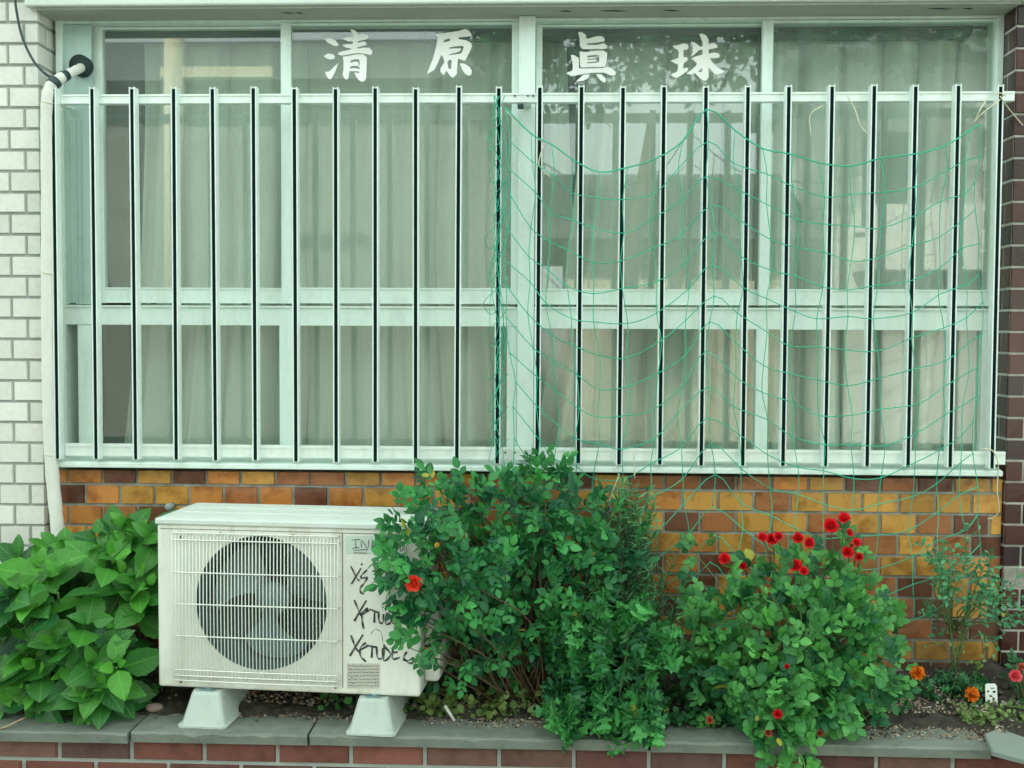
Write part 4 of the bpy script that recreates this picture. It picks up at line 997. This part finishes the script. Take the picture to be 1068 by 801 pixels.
# climbing yellowish sprig on the tiles
r0 = at(1000, 712, -.05); r0[2] = .40
r = thing('yellowing_sprig', 'thin sprig of small yellowing leaves in front of the lower right tiles', 'plant', tuple(r0))
L = Leaves(); ST = MB()
for P in ([(1003, 712), (998, 685), (992, 664), (996, 655)], [(998, 685), (980, 672), (966, 672)], [(1000, 690), (1004, 675), (1003, 662)], [(1003, 712), (1018, 700), (1016, 690)], [(1012, 712), (1024, 690), (1025, 668)]):
    q = smooth_path([at(*p, -.05) for p in P], 6); ST.tube(q, .0014, 4)
    for i in range(len(q) // 3, len(q)):
        if rng.random() < .75: L.add(q[i], rand_unit(), FRONT + UP * .5 + rand_unit() * .5, rng.uniform(.014, .024), .75 + rng.normal() * .3)
L.build('foliage', T_SMALL, L_COV, r); ST.build('stem', STEM, r)

# ------------------------------------------------------------------ ground cover and litter
def cover(label, boxes, n, size, mat, lo=0.0, zb=.345):
    L = Leaves(); root = None
    e = bpy.data.objects.new('x', None)
    for _ in range(n):
        bx = boxes[rng.integers(len(boxes))]; x = rng.uniform(bx[0], bx[1]); y = rng.uniform(bx[2], bx[3]); z = zb + (y + .33) * .12 + abs(rng.normal()) * bx[4]
        L.add(np.array([x, y, z]), rand_unit() + UP * .2, UP * .9 + FRONT * .5 + rand_unit() * .5, size * rng.uniform(.7, 1.3), .5 + lo + rng.normal() * .28)
    o = L.build('ground_cover', T_ROUND, mat, None); tag(o, label, 'ground cover', kind='stuff')
cover('low yellow-green seedlings on the soil below the dark rose bush', [(-.36, -.14, -.36, -.26, .018), (-.2, .06, -.36, -.24, .03), (-.5, -.3, -.34, -.2, .03)], 330, .026, L_COV, -.1)
cover('small bright weeds in the shade under the air conditioner', [(-.70, -.52, -.34, -.2, .03), (-1.35, -1.25, -.33, -.2, .02), (-.55, -.38, -.32, -.2, .03)], 200, .024, L_ROSE2, 0)
cover('mossy yellow-green creeping plants beside the stone slab', [(1.36, 1.62, -.37, -.25, .012), (1.26, 1.36, -.36, -.27, .008)], 380, .014, L_COV, -.25, .358)
cover('dark creeping greens on the soil between the two rose bushes', [(.1, .75, -.33, -.12, .04), (.25, .62, -.40, -.3, .02)], 420, .028, L_DARK, 0)
# litter: dry bits and grit on the bed
mb = MB()
for _ in range(5200):
    u = rng.random()
    if u < .4: x, y = rng.uniform(.62, 1.36), rng.uniform(-.45, -.15)
    elif u < .55: x, y = rng.uniform(-1.0, -.6), rng.uniform(-.38, -.12)
    elif u < .82: x, y = rng.uniform(-.38, .36), rng.uniform(-.42, -.2)
    else: x, y = rng.uniform(-1.8, 1.7), rng.uniform(-.40, -.05)
    if -.5 < y < -.318 and x < 1.33: z = zc + .0015; s_ = .5
    else: z = .345 + .05 * (y + .42) / .46 + (.025 * max(0, min(1, (x - .75) / .4))) * (y + .42) / .46 + .004; s_ = 1
    if s_ < 1 and rng.random() < (.5 if y < -.37 else .15): continue
    a = rng.uniform(0, 6.28); l_, w_ = rng.uniform(.003, .010), rng.uniform(.0015, .005); c, s2 = math.cos(a), math.sin(a); h = rng.uniform(.001, .004)
    col = random.choice([(.30, .25, .17), (.24, .19, .12), (.15, .115, .08), (.40, .37, .29), (.22, .21, .18), (.06, .05, .037), (.05, .043, .035), (.28, .18, .11)])
    v = [(x + l_ * c, y + l_ * s2, z), (x - w_ * s2, y + w_ * c, z + h), (x - l_ * c, y - l_ * s2, z + h * .5), (x + w_ * s2, y - w_ * c, z), (x, y, z + h * 1.8)]
    mb.add(v, [(0, 1, 4), (1, 2, 4), (2, 3, 4), (3, 0, 4)], jit(col, .15))
for _ in range(520):                                        # clods of earth and small stones
    x = rng.uniform(.62, 1.7) if rng.random() < .6 else rng.uniform(-1.4, .6); y = rng.uniform(-.31, -.03); q = rng.uniform(.004, .016)
    z = .335 + .05 * (y + .42) / .46 + (.03 * max(0, min(1, (x - .75) / .4))) * (y + .42) / .46
    n0 = len(mb.v); mb.sphere((x, y, z + q * .3), (q, q * .8, q * .7), 6, 4); cc = jit(random.choice([(.075, .062, .045), (.05, .042, .032), (.16, .15, .125), (.11, .085, .06)]), .2)
    for i in range(n0, len(mb.v)):
        mb.c[i] = cc; mb.v[i] = tuple(np.array(mb.v[i]) + rng.normal(size=3) * q * .12)
LIT = N('dry_litter'); LIT.set(LIT.attr('tcol').outputs['Color'], .9); o = mb.build('leaf_litter', LIT.m, colors=True); tag(o, 'dry leaf bits and grit scattered over soil and coping', 'litter', kind='stuff')

# ------------------------------------------------------------------ small things on the bed
p = at(262, 731, -.22); t = thing('flower_pot', 'small terracotta flower pot lying on its side under the air conditioner', 'flower pot', (p[0], p[1], p[2] - .035))
MB().tube([(p[0], -.235, p[2]), (p[0], -.232, p[2]), (p[0], -.22, p[2]), (p[0], -.15, p[2])], [.022, .028, .033, .042], 24).build('pot', TERRA, t)
MB().cyl((p[0] - .011, -.2375, p[2] + .006), (p[0] - .011, -.234, p[2] + .006), .004, 10).cyl((p[0] + .012, -.2375, p[2]), (p[0] + .012, -.234, p[2]), .004, 10).build('drain_hole', DARK, t)
p = at(161, 742, -.33); tag(MB().sphere((p[0], p[1], zc + .012), (.030, .02, .014), 16, 10).build('pebble', PEB), 'rounded pinkish pebble on the coping beside the left mounting block', 'pebble')
p = at(1035, 728, -.24); t = thing('plant_tag', 'white plastic plant label with dark printed marks standing by the brown tiles', 'plant label', (p[0], p[1], .37))
k = scl(-.22); V = [(-.018, 0, -.055), (.020, 0, -.055), (.018, .012, .035), (.013, .013, .041), (-.013, .013, .041), (-.018, .012, .035)]
mb = MB().add([(p[0] + v[0], p[1] + v[1], p[2] + v[2]) for v in V] + [(p[0] + v[0], p[1] + v[1] + .0015, p[2] + v[2]) for v in V], [tuple(range(6)), tuple(range(6, 12))[::-1]] + [(i, i + 6, (i + 1) % 6 + 6, (i + 1) % 6) for i in range(6)]); mb.build('label_card', TAG, t)
mb = MB()
for dx, dz, sx, sz in ((-.010, .018, .004, .003), (.009, .017, .005, .004), (-.002, .004, .005, .003), (.006, -.006, .003, .006), (-.009, -.012, .004, .005), (.004, .028, .007, .0015)):
    yy = p[1] + (dz + .055) / .09 * .012 - .0012; mb.sphere((p[0] + dx, yy, p[2] + dz), (sx, .0006, sz), 10, 6)
mb.build('printed_mark', TAGI, t)
a, b_ = at(464, 736, -.36), at(474, 752, -.37)
tag(MB().tube([a, b_], [.0055, .005], 4).build('plant_tag', TAG), 'slim white plant marker stick leaning in the seedlings', 'plant label')
tag(MB().tube(smooth_path([at(-10, 764, -.5), at(8, 757, -.49), at(27, 748, -.46)], 4), [.0028] * 8 + [.0018], 6).build('dry_stalk', STRAW), 'dry straw coloured stalk poking out under the hydrangea', 'stalk')
p = at(178, 528, .0); tag(MB().cyl((p[0], .016, p[2]), (p[0], -.02, p[2]), .012, 18).sphere((p[0], -.02, p[2]), (.013, .008, .013)).build('pipe_cap', mat_plain('grey_cap', (.28, .33, .31), .6)), 'small grey knob on the tiles behind the air conditioner lid', 'cap')

# ------------------------------------------------------------------ plant net and strings
yn = -.074
def net_pt(c, rw):
    """column c along the rail, row rw down; the twine hangs in swags between three ties"""
    ties = (527, 741, 1022); cols_ = [527, 552, 572, 594, 622, 652, 684, 713, 741, 770, 800, 828, 856, 886, 917, 953, 984, 1008, 1022]
    px = cols_[c]
    if px <= 741: u = (px - 527) / 214; sag = 62
    else: u = (px - 741) / 281; sag = 48
    y0 = np.interp(px, ties, (112, 118, 128)); s4 = 4 * u * (1 - u)
    py = y0 + rw * 33.5 * (1.0 - .06 * (1 - s4)) + sag * s4 * (1 - .018 * rw) + 3.0 * math.sin(c * 2.1 + rw * 1.7) + 1.5 * math.sin(c * 5.3 + rw * .9)
    px = px + 4 * math.sin(rw * .8 + c * .5) + 2.0 * math.sin(rw * 2.3 + c * 3.1) + (.6 * rw if px < 620 else -.25 * rw if px > 980 else 0)
    yy = yn - .012 * math.sin(c * .7 + rw * .5) ** 2
    if py > 492: yy = -.055 + .02 * math.sin(c + rw)
    return at(px, py, yy)
mb = MB(); NC, NR = 19, 16
G = [[net_pt(c, rw) for c in range(NC)] for rw in range(NR)]
for rw in range(NR):
    c0 = 0 if rw < 12 else 3 + (rw % 2)
    mb.tube(smooth_path(G[rw][c0:], 3), .0017 if rw else .0025, 5)
for c in range(NC):
    q = [G[rw][c] for rw in range(NR - (c % 3))]; mb.tube(smooth_path(q, 3), .0015, 5)
for rw in range(NR):
    for c in range(NC):
        if rng.random() < .8: mb.sphere(G[rw][c], .0028, 6, 4)
# the gathered left edge hangs in a bundle along one bar
for k in range(6):
    ph = rng.uniform(0, 6); a_ = rng.uniform(2, 9); end = rng.uniform(380, 500)
    mb.tube(smooth_path([at(521 + a_ * math.sin(ph + i * 1.1) + rng.normal() * 1.5 - (2 if k % 2 else 0), 100 + (end - 100) * i / 14, yn - .006 * rng.random()) for i in range(15)], 3), .0012, 4)
for k in range(11):
    y_ = 130 + 34 * k; mb.tube(smooth_path([at(530, y_ - 12, yn), at(520, y_, yn - .004), at(507 + rng.normal() * 3, y_ + 16, yn), at(512 + rng.normal() * 3, y_ + 28, yn), at(522, y_ + 18, yn)], 3), .0013, 4)
tag(mb.build('plant_net', NET), 'sagging green garden netting tied over the right half of the window bars', 'netting')
def string(label, *paths_):
    mb = MB()
    for P in paths_: mb.tube(smooth_path(P, 5), .0019, 5)
    tag(mb.build('tie_string', CORD), label, 'string')
string('cream string knotted around the last bar at the right end of the top rail', [at(1016, 127, yn), at(1026, 117, -.08), at(1043, 104, -.072)], [at(1017, 126, yn), at(1022, 115, -.08), at(1030, 102, -.04)], [at(1043, 100, -.072), at(1047, 106, -.07), at(1056, 118, -.02), at(1067, 131, -.012)],
       [at(1036, 99, -.066), at(1043, 97, -.07), at(1049, 100, -.06)])
string('cream string looping from the lower rail over the right end of the sill', [at(1024, 468, -.07), at(1035, 470, -.07), at(1041, 484, -.05), at(1040, 510, -.03), at(1042, 532, -.01), at(1036, 540, .005), at(1030, 541, .008)])
string('pale string twisting beside the bar right of the centre post', [at(527, 115, yn), at(545, 132, yn), at(560, 144, -.078), at(567, 150, -.078), at(564, 160, -.078), at(562, 172, -.078), at(567, 178, -.078), at(574, 185, yn)])
string('pale dry tendril below the sill above the narrow-leaved shrub', [at(646, 494, -.05), at(640, 510, -.06), at(635, 524, -.08)], [at(661, 470, -.075), at(662, 500, -.06)])
string('thin dry tendrils caught in the bars of the far right window', [at(882, 97, -.07), at(892, 115, -.07), at(897, 130, -.07), at(905, 140, -.07)], [at(858, 110, -.05), at(845, 120, -.05), at(846, 142, -.05)])

# ------------------------------------------------------------------ the other side of the street (seen only as reflections in the panes)
HW = mat_plain('house_render', (.27, .30, .27), .9, var=.15, scale=1.5); HW2 = mat_plain('house_cream', (.70, .66, .50), .9); HW3 = mat_plain('house_white', (.80, .80, .74), .9); HD = mat_plain('house_window', (.04, .07, .07), .2); HR = mat_plain('roof_tile', (.10, .12, .12), .6)
def house(label, x0, x1, h, wall, wins, y=-10.0):
    r = thing('town_house', label, 'house', ((x0 + x1) / 2, y - 2, 0))
    MB().box((x0, y - 4, 0), (x1, y, h)).build('wall', wall, r)
    a, b = x0 - .4, x1 + .4
    MB().add([(a, y + .5, h - .1), (b, y + .5, h - .1), (b, y - 4.5, h - .1), (a, y - 4.5, h - .1), (a, y - 2, h + 1.1), (b, y - 2, h + 1.1)], [(0, 1, 5, 4), (2, 3, 4, 5), (1, 2, 5), (3, 0, 4), (3, 2, 1, 0)]).build('roof', HR, r)
    for x, z, w_, hh in wins:
        f = MB().box((x - .08, y + .01, z - .08), (x + w_ + .08, y + .06, z + hh + .08)).build('window', HW3, r); MB().box((x, y + .062, z), (x + w_, y + .07, z + hh)).build('pane', HD, f)
    return r
house('grey rendered house across the street, mirrored in the left panes', -9, -.6, 4.9, HW, ((-7.6, .9, 1.6, 1.3),))
house('low cream house across the street, mirrored behind the netting', .2, 3.0, 2.9, HW2, ((.8, .9, 1.2, 1.1),))
r = house('white house with a balcony across the street, mirrored in the far right panes', 3.7, 9, 5.2, HW3, ((4.0, 3.0, .8, 1.2), (6.2, 3.0, 1.6, 1.2)))
MB().box((3.9, -9.3, 2.4), (6.2, -9.96, 2.5)).build('balcony_floor', HW3, r); MB().box((3.9, -9.3, 2.502), (6.2, -9.34, 3.2)).build('balcony_rail', HW3, r)
r = thing('utility_pole', 'cream street pole with a cross arm, mirrored in the far left pane', 'utility pole', (-4.35, -8.2, 0))
MB().cyl((-4.35, -8.2, 0), (-4.35, -8.2, 7.2), .15, 16, .10).build('pole', HW2, r); MB().box((-4.5, -8.25, 4.5), (-3.2, -8.15, 4.62)).build('cross_arm', HW2, r)
r = thing('street_tree', 'dark leafy tree across the street, mirrored at the top of the panes', 'tree', (.9, -8.8, 0))
MB().tube([(.9, -8.8, 0), (.95, -8.8, 2.4), (1.2, -8.8, 4.2)], [.14, .11, .05], 10).build('trunk', WOOD, r)
L = Leaves()
for c in ((.4, -8.8, 5.0, .9), (1.7, -8.7, 5.2, .9), (-.6, -8.9, 5.3, .8), (4.3, -8.8, 5.4, .8), (2.9, -8.8, 5.5, .9), (.9, -8.8, 5.9, .8)):
    for _ in range(900): L.add(np.array(c[:3]) + rand_unit() * c[3] * rng.random() ** .4, rand_unit(), rand_unit() + UP, rng.uniform(.12, .2), .3 + rng.normal() * .2)
L.build('crown', T_SMALL, L_DARK, r)
